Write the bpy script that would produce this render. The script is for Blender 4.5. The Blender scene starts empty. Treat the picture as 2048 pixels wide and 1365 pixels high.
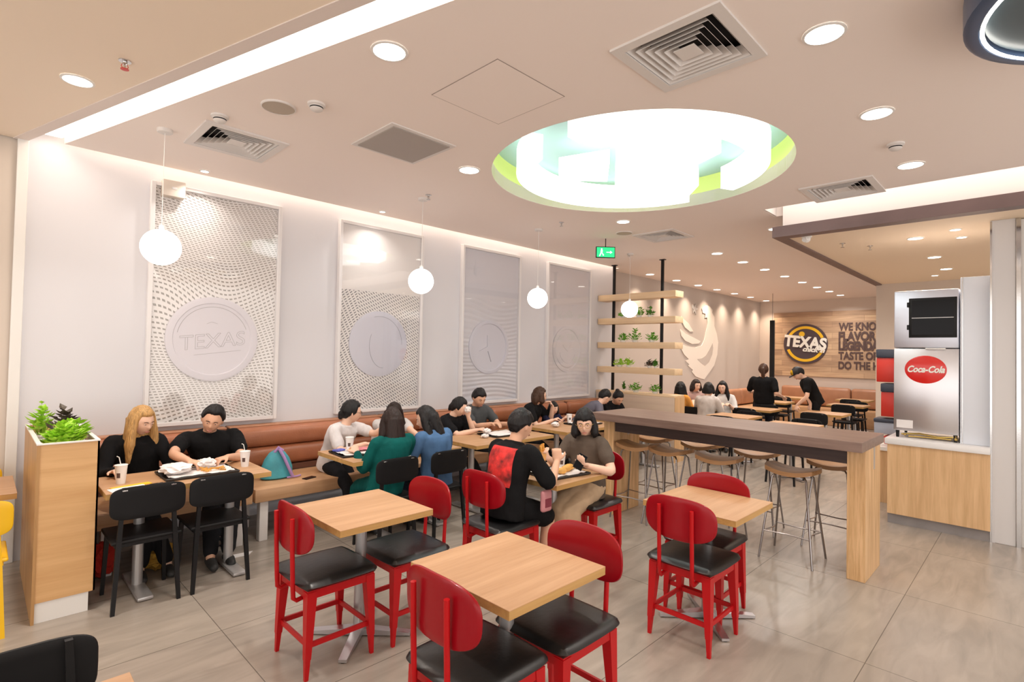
import bpy, bmesh, math, random
import numpy as np
from mathutils import Vector, Matrix
PI = math.pi
R = math.radians
random.seed(7)
col = bpy.context.scene.collection
sc = bpy.context.scene

# ---------------------------------------------------------------- camera
YAW, PITCH, ROLL, FPX = 0.782924, 0.021693, 0.019776, 1063.38
EYE = Vector((0, 0, 1.65))
F = Vector((math.cos(YAW) * math.cos(PITCH), math.sin(YAW) * math.cos(PITCH), math.sin(PITCH)))
Rt = Vector((math.sin(YAW), -math.cos(YAW), 0))
Up = Rt.cross(F)
Rc = Rt * math.cos(ROLL) + Up * math.sin(ROLL)
Uc = -Rt * math.sin(ROLL) + Up * math.cos(ROLL)
cam_data = bpy.data.cameras.new('camera')
cam_data.sensor_width = 36.0
cam_data.lens = FPX / 2048 * 36.0
cam_data.clip_start = 0.05
cam = bpy.data.objects.new('camera', cam_data)
col.objects.link(cam)
M = Matrix((Rc, Uc, -F)).transposed().to_4x4()
M.translation = EYE
cam.matrix_world = M
sc.camera = cam


def ray(px, py):
    return F + Rc * ((px - 1024) / FPX) - Uc * ((py - 682.5) / FPX)


def PZ(px, py, z):
    d = ray(px, py)
    return EYE + d * ((z - EYE.z) / d.z)


def PY(px, py, y):
    d = ray(px, py)
    return EYE + d * (y / d.y)


def PX(px, py, x):
    d = ray(px, py)
    return EYE + d * (x / d.x)


# ---------------------------------------------------------------- world and exposure
sc.view_settings.view_transform = 'Standard'
sc.view_settings.look = 'None'
sc.view_settings.gamma = 1.0
sc.view_settings.exposure = 0.5
sc.view_settings.use_curve_mapping = False
w = bpy.data.worlds.new('world')
sc.world = w
w.use_nodes = True
w.node_tree.nodes['Background'].inputs[0].default_value = (1.0, 0.93, 0.87, 1)
w.node_tree.nodes['Background'].inputs[1].default_value = 1.5
H = 3.2          # ceiling height
WALL = 5.5       # left wall
COOL = (1.0, 0.93, 0.86)
WARM = (1.0, 0.80, 0.62)


def area_light(name, loc, sx, sy, power, color, rot=(0, 0, 0), spread=180, shape='RECTANGLE'):
    d = bpy.data.lights.new(name, 'AREA')
    d.shape = shape
    d.size = sx
    if shape == 'RECTANGLE':
        d.size_y = sy
    d.energy = power
    d.color = color
    d.spread = R(spread)
    o = bpy.data.objects.new(name, d)
    col.objects.link(o)
    o.location = loc
    o.rotation_euler = rot
    return o


# cove lights: left wall cove, slanted slot, counter slot
area_light('cove_light', (4.3, 5.435, 3.42), 7.8, 0.10, 18, WARM)
_sl = math.atan2(0.285, 1.0)
area_light('slot_light', (0.43 + (5.37 - 1.9) * 0.285 - 0.09, 1.9, 3.248), 0.10, 7.0, 16, WARM, (0, 0, _sl))
area_light('fascia_light', (5.90, 0.1, 3.42), 0.12, 3.6, 7, (1.0, 0.84, 0.76))

# ---------------------------------------------------------------- materials
_m = {}


def mat(name, color=(0.8, 0.8, 0.8), rough=0.5, metal=0.0, bump=0.0, bscale=60.0, var=0.0, vscale=8.0, coat=0.0, spec=0.5, emit=None, estr=0.0, sheen=0.0):
    if name in _m:
        return _m[name]
    m = bpy.data.materials.new(name)
    m.use_nodes = True
    nt = m.node_tree
    b = nt.nodes['Principled BSDF']
    b.inputs['Base Color'].default_value = (*color, 1)
    b.inputs['Roughness'].default_value = rough
    b.inputs['Metallic'].default_value = metal
    b.inputs['Coat Weight'].default_value = coat
    b.inputs['Specular IOR Level'].default_value = spec
    b.inputs['Sheen Weight'].default_value = sheen
    if emit:
        b.inputs['Emission Color'].default_value = (*emit, 1)
        b.inputs['Emission Strength'].default_value = estr
    if bump or var:
        tc = nt.nodes.new('ShaderNodeTexCoord')
    if bump:
        n = nt.nodes.new('ShaderNodeTexNoise')
        n.inputs['Scale'].default_value = bscale
        n.inputs['Detail'].default_value = 4
        bp = nt.nodes.new('ShaderNodeBump')
        bp.inputs['Strength'].default_value = bump
        bp.inputs['Distance'].default_value = 0.01
        nt.links.new(tc.outputs['Object'], n.inputs['Vector'])
        nt.links.new(n.outputs['Fac'], bp.inputs['Height'])
        nt.links.new(bp.outputs['Normal'], b.inputs['Normal'])
    if var:
        n = nt.nodes.new('ShaderNodeTexNoise')
        n.inputs['Scale'].default_value = vscale
        n.inputs['Detail'].default_value = 5
        r = nt.nodes.new('ShaderNodeValToRGB')
        r.color_ramp.elements[0].position = 0.3
        r.color_ramp.elements[1].position = 0.7
        r.color_ramp.elements[0].color = (*[c * (1 - var) for c in color], 1)
        r.color_ramp.elements[1].color = (*[min(1, c * (1 + var)) for c in color], 1)
        nt.links.new(tc.outputs['Object'], n.inputs['Vector'])
        nt.links.new(n.outputs['Fac'], r.inputs['Fac'])
        nt.links.new(r.outputs['Color'], b.inputs['Base Color'])
    _m[name] = m
    return m


def wood(name, light, dark, axis=0, scale=1.0, rough=0.42, coords='Object', spread=1.0):
    """long soft grain running along one axis"""
    if name in _m:
        return _m[name]
    m = bpy.data.materials.new(name)
    m.use_nodes = True
    nt = m.node_tree
    b = nt.nodes['Principled BSDF']
    b.inputs['Roughness'].default_value = rough
    tc = nt.nodes.new('ShaderNodeTexCoord')
    mp = nt.nodes.new('ShaderNodeMapping')
    s = [9.0 * scale, 9.0 * scale, 9.0 * scale]
    s[axis] = 0.55 * scale
    mp.inputs['Scale'].default_value = s
    n1 = nt.nodes.new('ShaderNodeTexNoise')
    n1.inputs['Scale'].default_value = 1.6
    n1.inputs['Detail'].default_value = 6
    n1.inputs['Distortion'].default_value = 0.6
    n2 = nt.nodes.new('ShaderNodeTexNoise')
    n2.inputs['Scale'].default_value = 9
    n2.inputs['Detail'].default_value = 3
    mx = nt.nodes.new('ShaderNodeMath')
    mx.operation = 'MULTIPLY_ADD'
    mx.inputs[1].default_value = 0.35
    r = nt.nodes.new('ShaderNodeValToRGB')
    r.color_ramp.elements[0].position = 0.46
    r.color_ramp.elements[1].position = 0.86
    r.color_ramp.elements[0].color = (*dark, 1)
    r.color_ramp.elements[1].color = (*light, 1)
    L = nt.links.new
    L(tc.outputs[coords], mp.inputs['Vector'])
    L(mp.outputs['Vector'], n1.inputs['Vector'])
    L(mp.outputs['Vector'], n2.inputs['Vector'])
    L(n2.outputs['Fac'], mx.inputs[0])
    L(n1.outputs['Fac'], mx.inputs[2])
    L(mx.outputs[0], r.inputs['Fac'])
    L(r.outputs['Color'], b.inputs['Base Color'])
    _m[name] = m
    return m


OAK = wood('oak_veneer', (0.56, 0.335, 0.185), (0.44, 0.245, 0.12), 0)
OAKY = wood('oak_veneer_long_y', (0.56, 0.335, 0.185), (0.44, 0.245, 0.12), 1)
OAKZ = wood('oak_veneer_upright', (0.76, 0.50, 0.27), (0.58, 0.35, 0.17), 2, 1.2)
OAKP = wood('oak_planter_panel', (0.70, 0.43, 0.20), (0.56, 0.31, 0.125), 0, 0.8)
OAKE = wood('oak_edge', (0.60, 0.36, 0.13), (0.45, 0.25, 0.08), 0)
PALE = wood('pale_ash', (0.82, 0.62, 0.40), (0.70, 0.50, 0.30), 1)
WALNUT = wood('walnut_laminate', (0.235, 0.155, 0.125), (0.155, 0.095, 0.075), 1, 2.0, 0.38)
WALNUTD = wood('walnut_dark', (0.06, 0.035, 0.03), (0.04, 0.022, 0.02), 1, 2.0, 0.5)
TRIM = mat('brown_fascia', (0.16, 0.105, 0.10), 0.45, var=0.12, vscale=3)
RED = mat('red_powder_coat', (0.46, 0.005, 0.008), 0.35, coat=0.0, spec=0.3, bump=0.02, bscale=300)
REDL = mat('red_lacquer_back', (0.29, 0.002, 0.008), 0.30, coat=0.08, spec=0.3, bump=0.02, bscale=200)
BLACKV = mat('black_vinyl', (0.010, 0.010, 0.011), 0.32, bump=0.08, bscale=40, spec=0.5)
BLACKM = mat('black_metal', (0.006, 0.006, 0.007), 0.42, spec=0.3, bump=0.02, bscale=200)
BLACKP = mat('black_shell', (0.005, 0.005, 0.006), 0.5, spec=0.25, bump=0.02, bscale=150)
YEL = mat('yellow_paint', (0.85, 0.50, 0.01), 0.3, bump=0.02, bscale=200)
STEEL = mat('brushed_steel', (0.66, 0.65, 0.68), 0.30, 1.0, bump=0.03, bscale=120)
CHROME = mat('chrome', (0.62, 0.62, 0.63), 0.12, 1.0, bump=0.01)
GREYM = mat('grey_painted_metal', (0.50, 0.49, 0.49), 0.35, 0.6, bump=0.02, bscale=200)
WHITEP = mat('white_plastic', (0.80, 0.79, 0.77), 0.4, bump=0.01)
OFFW = mat('offwhite_plaster', (0.74, 0.71, 0.69), 0.6, bump=0.02, bscale=150)
LEATHER = mat('tan_leather', (0.36, 0.13, 0.062), 0.36, bump=0.15, bscale=70, var=0.14, vscale=4)
LEATHER2 = mat('light_tan_leather', (0.42, 0.20, 0.11), 0.4, bump=0.12, bscale=70, var=0.1, vscale=4)
CEIL = mat('ceiling_plaster', (0.90, 0.815, 0.765), 0.8, bump=0.01, bscale=80)
SOFF = mat('soffit_paint', (0.88, 0.73, 0.55), 0.7, bump=0.01, bscale=80)
WALLM = mat('white_wall_paint', (0.69, 0.69, 0.73), 0.5, bump=0.015, bscale=120)
BEIGEW = mat('beige_wall_paint', (0.64, 0.56, 0.49), 0.55, bump=0.015, bscale=120)
GREIGE = mat('greige_feature_wall', (0.53, 0.465, 0.42), 0.6, bump=0.015, bscale=90)
CREAM = mat('cream_cut_panel', (0.80, 0.73, 0.66), 0.55, bump=0.01)
SLATE = mat('slate_skirting', (0.26, 0.235, 0.23), 0.5, var=0.08)
DARKIN = mat('dark_recess', (0.012, 0.012, 0.014), 0.7, bump=0.02)
GLOBE = mat('opal_glass_lit', (0.95, 0.95, 0.93), 0.3, emit=(1.0, 0.97, 0.93), estr=2.6)
LED = mat('led_diffuser_warm', (0.95, 0.95, 0.9), 0.4, emit=(1.0, 0.93, 0.84), estr=5.0)
LEDC = mat('led_diffuser_cool', (0.95, 0.95, 0.95), 0.4, emit=(0.97, 1.0, 0.98), estr=1.7)
STRIP = mat('cove_strip', (0.95, 0.93, 0.9), 0.5, emit=(1.0, 0.92, 0.84), estr=2.2)
LIME = mat('lime_recess', (0.52, 0.60, 0.16), 0.6, bump=0.01)
MINT = mat('mint_recess', (0.34, 0.50, 0.46), 0.6, bump=0.01)
PAPER = mat('paper', (0.80, 0.76, 0.75), 0.7, bump=0.15, bscale=25)
CUPM = mat('printed_paper_cup', (0.82, 0.79, 0.78), 0.5, bump=0.01)
TRAYM = mat('dark_tray', (0.02, 0.018, 0.018), 0.4, bump=0.05, bscale=100)
FRIES = mat('golden_fries', (0.72, 0.36, 0.07), 0.6, bump=0.2, bscale=60, var=0.3, vscale=40)
BREAD = mat('golden_bun', (0.80, 0.42, 0.10), 0.5, bump=0.2, bscale=50, var=0.25, vscale=20)
PINKP = mat('pink_printed_mat', (0.66, 0.22, 0.26), 0.6, var=0.5, vscale=18)
BLUEP = mat('blue_packet', (0.10, 0.12, 0.50), 0.5, var=0.4, vscale=30)
LEAF = mat('fresh_green_leaf', (0.14, 0.42, 0.03), 0.5, bump=0.1, var=0.45, vscale=25)
LEAFL = mat('lime_leaf', (0.36, 0.66, 0.04), 0.5, bump=0.1, var=0.35, vscale=25)
LEAFD = mat('dark_purple_leaf', (0.06, 0.045, 0.03), 0.5, bump=0.1, var=0.5, vscale=25)
LEAFM = mat('mid_green_leaf', (0.08, 0.24, 0.03), 0.5, bump=0.1, var=0.5, vscale=25)
PEB = mat('white_pebbles', (0.78, 0.74, 0.70), 0.7, bump=0.8, bscale=60)
SCREEN = mat('dark_screen', (0.006, 0.006, 0.008), 0.12, bump=0.001, spec=0.15)
REDP = mat('red_plastic', (0.62, 0.035, 0.022), 0.35, bump=0.02)
NAVY = mat('navy_plastic', (0.045, 0.055, 0.085), 0.4, bump=0.02)
BLUEG = mat('blue_grey_box', (0.42, 0.46, 0.56), 0.4, bump=0.02)
WCAB = mat('white_cabinet', (0.78, 0.82, 0.90), 0.35, bump=0.01)
WHITEINK = mat('white_ink', (0.88, 0.86, 0.80), 0.5, bump=0.01)
BROWNINK = mat('brown_ink', (0.095, 0.055, 0.05), 0.5, bump=0.01)
YELINK = mat('yellow_ink', (0.86, 0.52, 0.02), 0.5, bump=0.01)
BRASS = mat('brass_valve', (0.55, 0.38, 0.12), 0.3, 1.0, bump=0.02)


def floor_mat():
    m = bpy.data.materials.new('grey_beige_floor_tiles')
    m.use_nodes = True
    nt = m.node_tree
    b = nt.nodes['Principled BSDF']
    L = nt.links.new
    tc = nt.nodes.new('ShaderNodeTexCoord')
    br = nt.nodes.new('ShaderNodeTexBrick')
    br.offset = 0.0
    br.inputs['Scale'].default_value = 1.0
    br.inputs['Brick Width'].default_value = 1.2
    br.inputs['Row Height'].default_value = 0.9
    br.inputs['Mortar Size'].default_value = 0.0025
    br.inputs['Mortar Smooth'].default_value = 0.2
    br.inputs['Color1'].default_value = (0.335, 0.29, 0.25, 1)
    br.inputs['Color2'].default_value = (0.36, 0.315, 0.27, 1)
    br.inputs['Mortar'].default_value = (0.14, 0.12, 0.10, 1)
    mp = nt.nodes.new('ShaderNodeMapping')
    mp.inputs['Location'].default_value = (0.15, 0.22, 0)
    L(tc.outputs['Object'], mp.inputs['Vector'])
    L(mp.outputs['Vector'], br.inputs['Vector'])
    mp2 = nt.nodes.new('ShaderNodeMapping')
    mp2.inputs['Scale'].default_value = (0.9, 4.5, 1)
    mp2.inputs['Rotation'].default_value = (0, 0, R(20))
    n = nt.nodes.new('ShaderNodeTexNoise')
    n.inputs['Scale'].default_value = 2.2
    n.inputs['Detail'].default_value = 7
    n.inputs['Distortion'].default_value = 0.9
    L(tc.outputs['Object'], mp2.inputs['Vector'])
    L(mp2.outputs['Vector'], n.inputs['Vector'])
    r = nt.nodes.new('ShaderNodeValToRGB')
    r.color_ramp.elements[0].position = 0.3
    r.color_ramp.elements[0].color = (0.82, 0.82, 0.82, 1)
    r.color_ramp.elements[1].position = 0.65
    r.color_ramp.elements[1].color = (1.08, 1.07, 1.06, 1)
    L(n.outputs['Fac'], r.inputs['Fac'])
    mx = nt.nodes.new('ShaderNodeMixRGB')
    mx.blend_type = 'MULTIPLY'
    mx.inputs[0].default_value = 1
    L(br.outputs['Color'], mx.inputs[1])
    L(r.outputs['Color'], mx.inputs[2])
    L(mx.outputs[0], b.inputs['Base Color'])
    b.inputs['Roughness'].default_value = 0.26
    bp = nt.nodes.new('ShaderNodeBump')
    bp.inputs['Strength'].default_value = 0.08
    bp.inputs['Distance'].default_value = 0.004
    L(n.outputs['Fac'], bp.inputs['Height'])
    L(bp.outputs['Normal'], b.inputs['Normal'])
    return m


def plank_wall_mat():
    m = bpy.data.materials.new('mixed_plank_cladding')
    m.use_nodes = True
    nt = m.node_tree
    b = nt.nodes['Principled BSDF']
    b.inputs['Roughness'].default_value = 0.5
    L = nt.links.new
    tc = nt.nodes.new('ShaderNodeTexCoord')
    sep = nt.nodes.new('ShaderNodeSeparateXYZ')
    L(tc.outputs['Object'], sep.inputs[0])
    comb = nt.nodes.new('ShaderNodeCombineXYZ')
    L(sep.outputs['Y'], comb.inputs[0])
    L(sep.outputs['Z'], comb.inputs[1])
    br = nt.nodes.new('ShaderNodeTexBrick')
    br.offset = 0.37
    br.inputs['Scale'].default_value = 1.0
    br.inputs['Brick Width'].default_value = 1.9
    br.inputs['Row Height'].default_value = 0.145
    br.inputs['Mortar Size'].default_value = 0.003
    br.inputs['Color1'].default_value = (0.66, 0.46, 0.29, 1)
    br.inputs['Color2'].default_value = (0.40, 0.26, 0.17, 1)
    br.inputs['Mortar'].default_value = (0.32, 0.2, 0.13, 1)
    L(comb.outputs[0], br.inputs['Vector'])
    n = nt.nodes.new('ShaderNodeTexNoise')
    mp = nt.nodes.new('ShaderNodeMapping')
    mp.inputs['Scale'].default_value = (1.5, 16, 1)
    L(comb.outputs[0], mp.inputs['Vector'])
    L(mp.outputs['Vector'], n.inputs['Vector'])
    n.inputs['Scale'].default_value = 1.5
    n.inputs['Detail'].default_value = 4
    mx = nt.nodes.new('ShaderNodeMixRGB')
    mx.blend_type = 'OVERLAY'
    mx.inputs[0].default_value = 0.5
    L(br.outputs['Color'], mx.inputs[1])
    L(n.outputs['Fac'], mx.inputs[2])
    L(mx.outputs[0], b.inputs['Base Color'])
    return m


def relief_mat(kind):
    """white art board: rows of pierced dashes or carved wavy lines, bent by a slow noise field"""
    m = bpy.data.materials.new('pierced_white_board_%s' % ('abcd'[kind]))
    m.use_nodes = True
    nt = m.node_tree
    b = nt.nodes['Principled BSDF']
    b.inputs['Roughness'].default_value = 0.45
    L = nt.links.new

    def math_(op, a, c=None, v=None):
        q = nt.nodes.new('ShaderNodeMath')
        q.operation = op
        if isinstance(a, (int, float)):
            q.inputs[0].default_value = a
        else:
            L(a, q.inputs[0])
        if c is not None:
            if isinstance(c, (int, float)):
                q.inputs[1].default_value = c
            else:
                L(c, q.inputs[1])
        if v is not None:
            q.inputs[2].default_value = v
        return q.outputs[0]
    tc = nt.nodes.new('ShaderNodeTexCoord')
    sep = nt.nodes.new('ShaderNodeSeparateXYZ')
    L(tc.outputs['Object'], sep.inputs[0])
    x, z = sep.outputs['X'], sep.outputs['Z']
    n = nt.nodes.new('ShaderNodeTexNoise')
    n.inputs['Scale'].default_value = (1.1, 1.0, 0.9, 0.8)[kind]
    n.inputs['Detail'].default_value = 0
    L(tc.outputs['Object'], n.inputs['Vector'])
    if kind < 2:
        # rows bend round the disc: rotate by an angle that grows to the right of the board
        ang = math_('MULTIPLY', math_('SUBTRACT', n.outputs['Fac'], 0.40), 5.0)
        ang = math_('MAXIMUM', ang, 0.0)
        v = math_('ADD', z, math_('MULTIPLY', math_('SUBTRACT', n.outputs['Fac'], 0.5), 0.75 if kind == 0 else 1.3))
        if kind == 1:
            v = math_('ADD', z, math_('MULTIPLY', math_('ABSOLUTE', math_('SUBTRACT', x, 0.25)), 0.75))
        u = math_('ADD', x, math_('MULTIPLY', v, 0.35))
    else:
        v = math_('ADD', z, math_('MULTIPLY', math_('SUBTRACT', n.outputs['Fac'], 0.5), 0.45))
        u = x
    rv = math_('FRACT', math_('MULTIPLY', v, (36, 30, 17, 15)[kind]))
    ru = math_('FRACT', math_('MULTIPLY', u, (26, 25, 1, 1)[kind]))
    if kind < 2:
        row = math_('LESS_THAN', math_('ABSOLUTE', math_('SUBTRACT', rv, 0.5)), 0.17)
        dash = math_('LESS_THAN', math_('ABSOLUTE', math_('SUBTRACT', ru, 0.5)), 0.31)
        hole = math_('MULTIPLY', row, dash)
        if kind == 1:
            hole = math_('MULTIPLY', hole, math_('LESS_THAN', z, 1.38))
        mx = nt.nodes.new('ShaderNodeMixRGB')
        mx.inputs[1].default_value = (0.84, 0.81, 0.80, 1)
        mx.inputs[2].default_value = (0.30, 0.27, 0.24, 1) if kind == 0 else (0.11, 0.11, 0.13, 1)
        L(hole, mx.inputs[0])
        L(mx.outputs[0], b.inputs['Base Color'])
        hgt = math_('SUBTRACT', 1.0, hole)
    else:
        b.inputs['Base Color'].default_value = (0.70, 0.70, 0.76, 1) if kind == 2 else (0.72, 0.69, 0.72, 1)
        hgt = math_('MULTIPLY', math_('ABSOLUTE', math_('SUBTRACT', rv, 0.5)), math_('LESS_THAN', z, 1.45 if kind == 2 else 0.75))
    bp = nt.nodes.new('ShaderNodeBump')
    bp.inputs['Strength'].default_value = (0.6, 0.6, 0.9, 0.35)[kind]
    bp.inputs['Distance'].default_value = 0.02
    L(hgt, bp.inputs['Height'])
    L(bp.outputs['Normal'], b.inputs['Normal'])
    return m


def thin_glass(name='clear_glass', tint=(1, 1, 1), refl=1.45):
    if name in _m:
        return _m[name]
    m = bpy.data.materials.new(name)
    m.use_nodes = True
    nt = m.node_tree
    nt.nodes.remove(nt.nodes['Principled BSDF'])
    out = nt.nodes['Material Output']
    t = nt.nodes.new('ShaderNodeBsdfTransparent')
    t.inputs[0].default_value = (*tint, 1)
    g = nt.nodes.new('ShaderNodeBsdfGlossy')
    g.inputs['Roughness'].default_value = 0.03
    lw = nt.nodes.new('ShaderNodeLayerWeight')
    pw = nt.nodes.new('ShaderNodeMath')
    pw.operation = 'POWER'
    pw.inputs[1].default_value = 4.0
    fr = nt.nodes.new('ShaderNodeMath')
    fr.operation = 'MULTIPLY_ADD'
    fr.inputs[1].default_value = 0.8
    fr.inputs[2].default_value = 0.05
    mx = nt.nodes.new('ShaderNodeMixShader')
    L = nt.links.new
    L(lw.outputs['Facing'], pw.inputs[0])
    L(pw.outputs[0], fr.inputs[0])
    L(fr.outputs[0], mx.inputs[0])
    L(t.outputs[0], mx.inputs[1])
    L(g.outputs[0], mx.inputs[2])
    L(mx.outputs[0], out.inputs['Surface'])
    _m[name] = m
    return m


# ---------------------------------------------------------------- mesh helpers
def nbm():
    return bmesh.new()


def merge(bm, tmp, mtx=None):
    if mtx is not None:
        tmp.transform(mtx)
    me = bpy.data.meshes.new('t')
    tmp.to_mesh(me)
    tmp.free()
    bm.from_mesh(me)
    bpy.data.meshes.remove(me)
    return bm


def box(bm, x0, y0, z0, x1, y1, z1, r=0.0, seg=2, mtx=None):
    t = bmesh.new()
    bmesh.ops.create_cube(t, size=1.0)
    for v in t.verts:
        v.co = Vector(((x0 + x1) / 2 + v.co.x * (x1 - x0), (y0 + y1) / 2 + v.co.y * (y1 - y0), (z0 + z1) / 2 + v.co.z * (z1 - z0)))
    if r > 0:
        bmesh.ops.bevel(t, geom=list(t.edges), offset=r, segments=seg, profile=0.5, affect='EDGES')
    return merge(bm, t, mtx)


def taper(bm, p0, p1, w0, w1, d0=None, d1=None):
    """square bar from p0 to p1 with widths w0, w1 (x) and d0, d1 (y)"""
    d0 = d0 or w0
    d1 = d1 or w1
    vs = []
    for p, a, b_ in ((p0, w0, d0), (p1, w1, d1)):
        for sx, sy in ((-1, -1), (1, -1), (1, 1), (-1, 1)):
            vs.append(bm.verts.new((p[0] + sx * a / 2, p[1] + sy * b_ / 2, p[2])))
    f = bm.faces.new
    f(vs[3::-1])
    f(vs[4:8])
    for i in range(4):
        j = (i + 1) % 4
        f((vs[i], vs[j], vs[4 + j], vs[4 + i]))
    return bm


def tube(bm, pts, r, n=8, closed=False, r2=None):
    pts = [Vector(p) for p in pts]
    N = len(pts)
    rings = []
    prev = None
    for i, p in enumerate(pts):
        if closed:
            t = pts[(i + 1) % N] - pts[i - 1]
        else:
            t = pts[min(i + 1, N - 1)] - pts[max(i - 1, 0)]
        t.normalize()
        if prev is None:
            a = Vector((0, 0, 1)) if abs(t.z) < 0.9 else Vector((1, 0, 0))
            u = t.cross(a).normalized()
        else:
            u = (prev - t * prev.dot(t)).normalized()
        prev = u
        v = t.cross(u)
        rr = r if r2 is None else r + (r2 - r) * i / (N - 1)
        rings.append([bm.verts.new(p + (u * math.cos(2 * PI * k / n) + v * math.sin(2 * PI * k / n)) * rr) for k in range(n)])
    for i in range(N if closed else N - 1):
        a, b_ = rings[i], rings[(i + 1) % N]
        for k in range(n):
            bm.faces.new((a[k], a[(k + 1) % n], b_[(k + 1) % n], b_[k]))
    if not closed:
        bm.faces.new(rings[0][::-1])
        bm.faces.new(rings[-1])
    return bm


def lathe(bm, prof, c=(0, 0, 0), n=32, cap=True):
    rings = []
    for r, z in prof:
        rings.append([bm.verts.new((c[0] + r * math.cos(2 * PI * k / n), c[1] + r * math.sin(2 * PI * k / n), c[2] + z)) for k in range(n)])
    for a, b_ in zip(rings, rings[1:]):
        for k in range(n):
            bm.faces.new((a[k], a[(k + 1) % n], b_[(k + 1) % n], b_[k]))
    if cap:
        bm.faces.new(rings[0][::-1])
        bm.faces.new(rings[-1])
    return bm


def prism(bm, poly, vec):
    """poly: list of 3D points, extruded along vec"""
    vec = Vector(vec)
    a = [bm.verts.new(p) for p in poly]
    b_ = [bm.verts.new(Vector(p) + vec) for p in poly]
    n = len(a)
    f1 = bm.faces.new(a)
    f2 = bm.faces.new(b_[::-1])
    for i in range(n):
        j = (i + 1) % n
        bm.faces.new((a[j], a[i], b_[i], b_[j]))
    bmesh.ops.triangulate(bm, faces=[f1, f2], ngon_method='BEAUTY')
    return bm


def sphere(bm, c, rx, ry=None, rz=None, u=24, v=14):
    ry = ry or rx
    rz = rz or rx
    t = bmesh.new()
    bmesh.ops.create_uvsphere(t, u_segments=u, v_segments=v, radius=1)
    for q in t.verts:
        q.co = Vector((c[0] + q.co.x * rx, c[1] + q.co.y * ry, c[2] + q.co.z * rz))
    return merge(bm, t)


def obj(name, bm, m, parent=None, smooth=True, loc=None, rot=None):
    bmesh.ops.recalc_face_normals(bm, faces=list(bm.faces))
    me = bpy.data.meshes.new(name)
    bm.to_mesh(me)
    bm.free()
    if smooth:
        me.polygons.foreach_set('use_smooth', [True] * len(me.polygons))
        me.set_sharp_from_angle(angle=R(38))
    o = bpy.data.objects.new(name, me)
    col.objects.link(o)
    if m:
        me.materials.append(m)
    if parent:
        o.parent = parent
    if loc:
        o.location = loc
    if rot:
        o.rotation_euler = rot
    return o


def empty(name, loc=(0, 0, 0), rz=0.0):
    o = bpy.data.objects.new(name, None)
    col.objects.link(o)
    o.location = loc
    o.rotation_euler = (0, 0, rz)
    o.empty_display_size = 0.1
    return o


def tag(o, label, cat, group=None, kind=None):
    o['label'] = label
    o['category'] = cat
    if group:
        o['group'] = group
    if kind:
        o['kind'] = kind
    return o


def struct(name, bm, m, smooth=False, parent=None):
    o = obj(name, bm, m, parent, smooth)
    if not parent:
        o['kind'] = 'structure'
    return o


def dup(root, loc, rz=None, label=None, group=None):
    r = root.copy()
    col.objects.link(r)
    r.location = loc
    if rz is not None:
        r.rotation_euler = (0, 0, rz)
    if label:
        r['label'] = label
    if group:
        r['group'] = group
    for ch in list(root.children):
        c = ch.copy()
        col.objects.link(c)
        c.parent = r
        for g in ch.children:
            d = g.copy()
            col.objects.link(d)
            d.parent = c
    return r


def text_bm(s, size, depth=0.004, bold=0.0, xs=1.0, shear=0.0):
    cu = bpy.data.curves.new('txt', 'FONT')
    cu.body = s
    cu.size = size
    cu.extrude = depth
    cu.offset = bold
    cu.shear = shear
    cu.align_x = 'CENTER'
    cu.align_y = 'CENTER'
    o = bpy.data.objects.new('txt', cu)
    col.objects.link(o)
    bpy.context.view_layer.update()
    me = bpy.data.meshes.new_from_object(o.evaluated_get(bpy.context.evaluated_depsgraph_get()))
    bm = bmesh.new()
    bm.from_mesh(me)
    bpy.data.objects.remove(o)
    bpy.data.curves.remove(cu)
    bpy.data.meshes.remove(me)
    bm.transform(Matrix.Diagonal((xs, 1, 1, 1)))
    return bm


def plate_with_holes(name, outer, holes, z0, z1, m):
    """flat slab with holes, made from a filled 2D curve"""
    cu = bpy.data.curves.new(name, 'CURVE')
    cu.dimensions = '2D'
    cu.fill_mode = 'BOTH'
    cu.extrude = (z1 - z0) / 2
    for ring in [outer] + holes:
        sp = cu.splines.new('POLY')
        sp.points.add(len(ring) - 1)
        for i, p in enumerate(ring):
            sp.points[i].co = (p[0], p[1], 0, 1)
        sp.use_cyclic_u = True
    o = bpy.data.objects.new(name, cu)
    col.objects.link(o)
    bpy.context.view_layer.update()
    me = bpy.data.meshes.new_from_object(o.evaluated_get(bpy.context.evaluated_depsgraph_get()))
    bpy.data.objects.remove(o)
    me.name = name
    me.transform(Matrix.Translation((0, 0, (z0 + z1) / 2)))
    me.materials.clear()
    me.materials.append(m)
    ob = bpy.data.objects.new(name, me)
    col.objects.link(ob)
    return ob


# map a text/plan bmesh lying in XY onto a wall: facing -Y or facing -X
ON_Y = Matrix.Rotation(R(90), 4, 'X')                                   # text readable when looking along +Y
ON_X = Matrix.Rotation(R(-90), 4, 'Z') @ Matrix.Rotation(R(90), 4, 'X')  # text readable when looking along +X

# ================================================================ the shell
bm = nbm()
box(bm, -4, -4, -0.1, 16, 7, 0)
o = struct('floor', bm, floor_mat())

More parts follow.
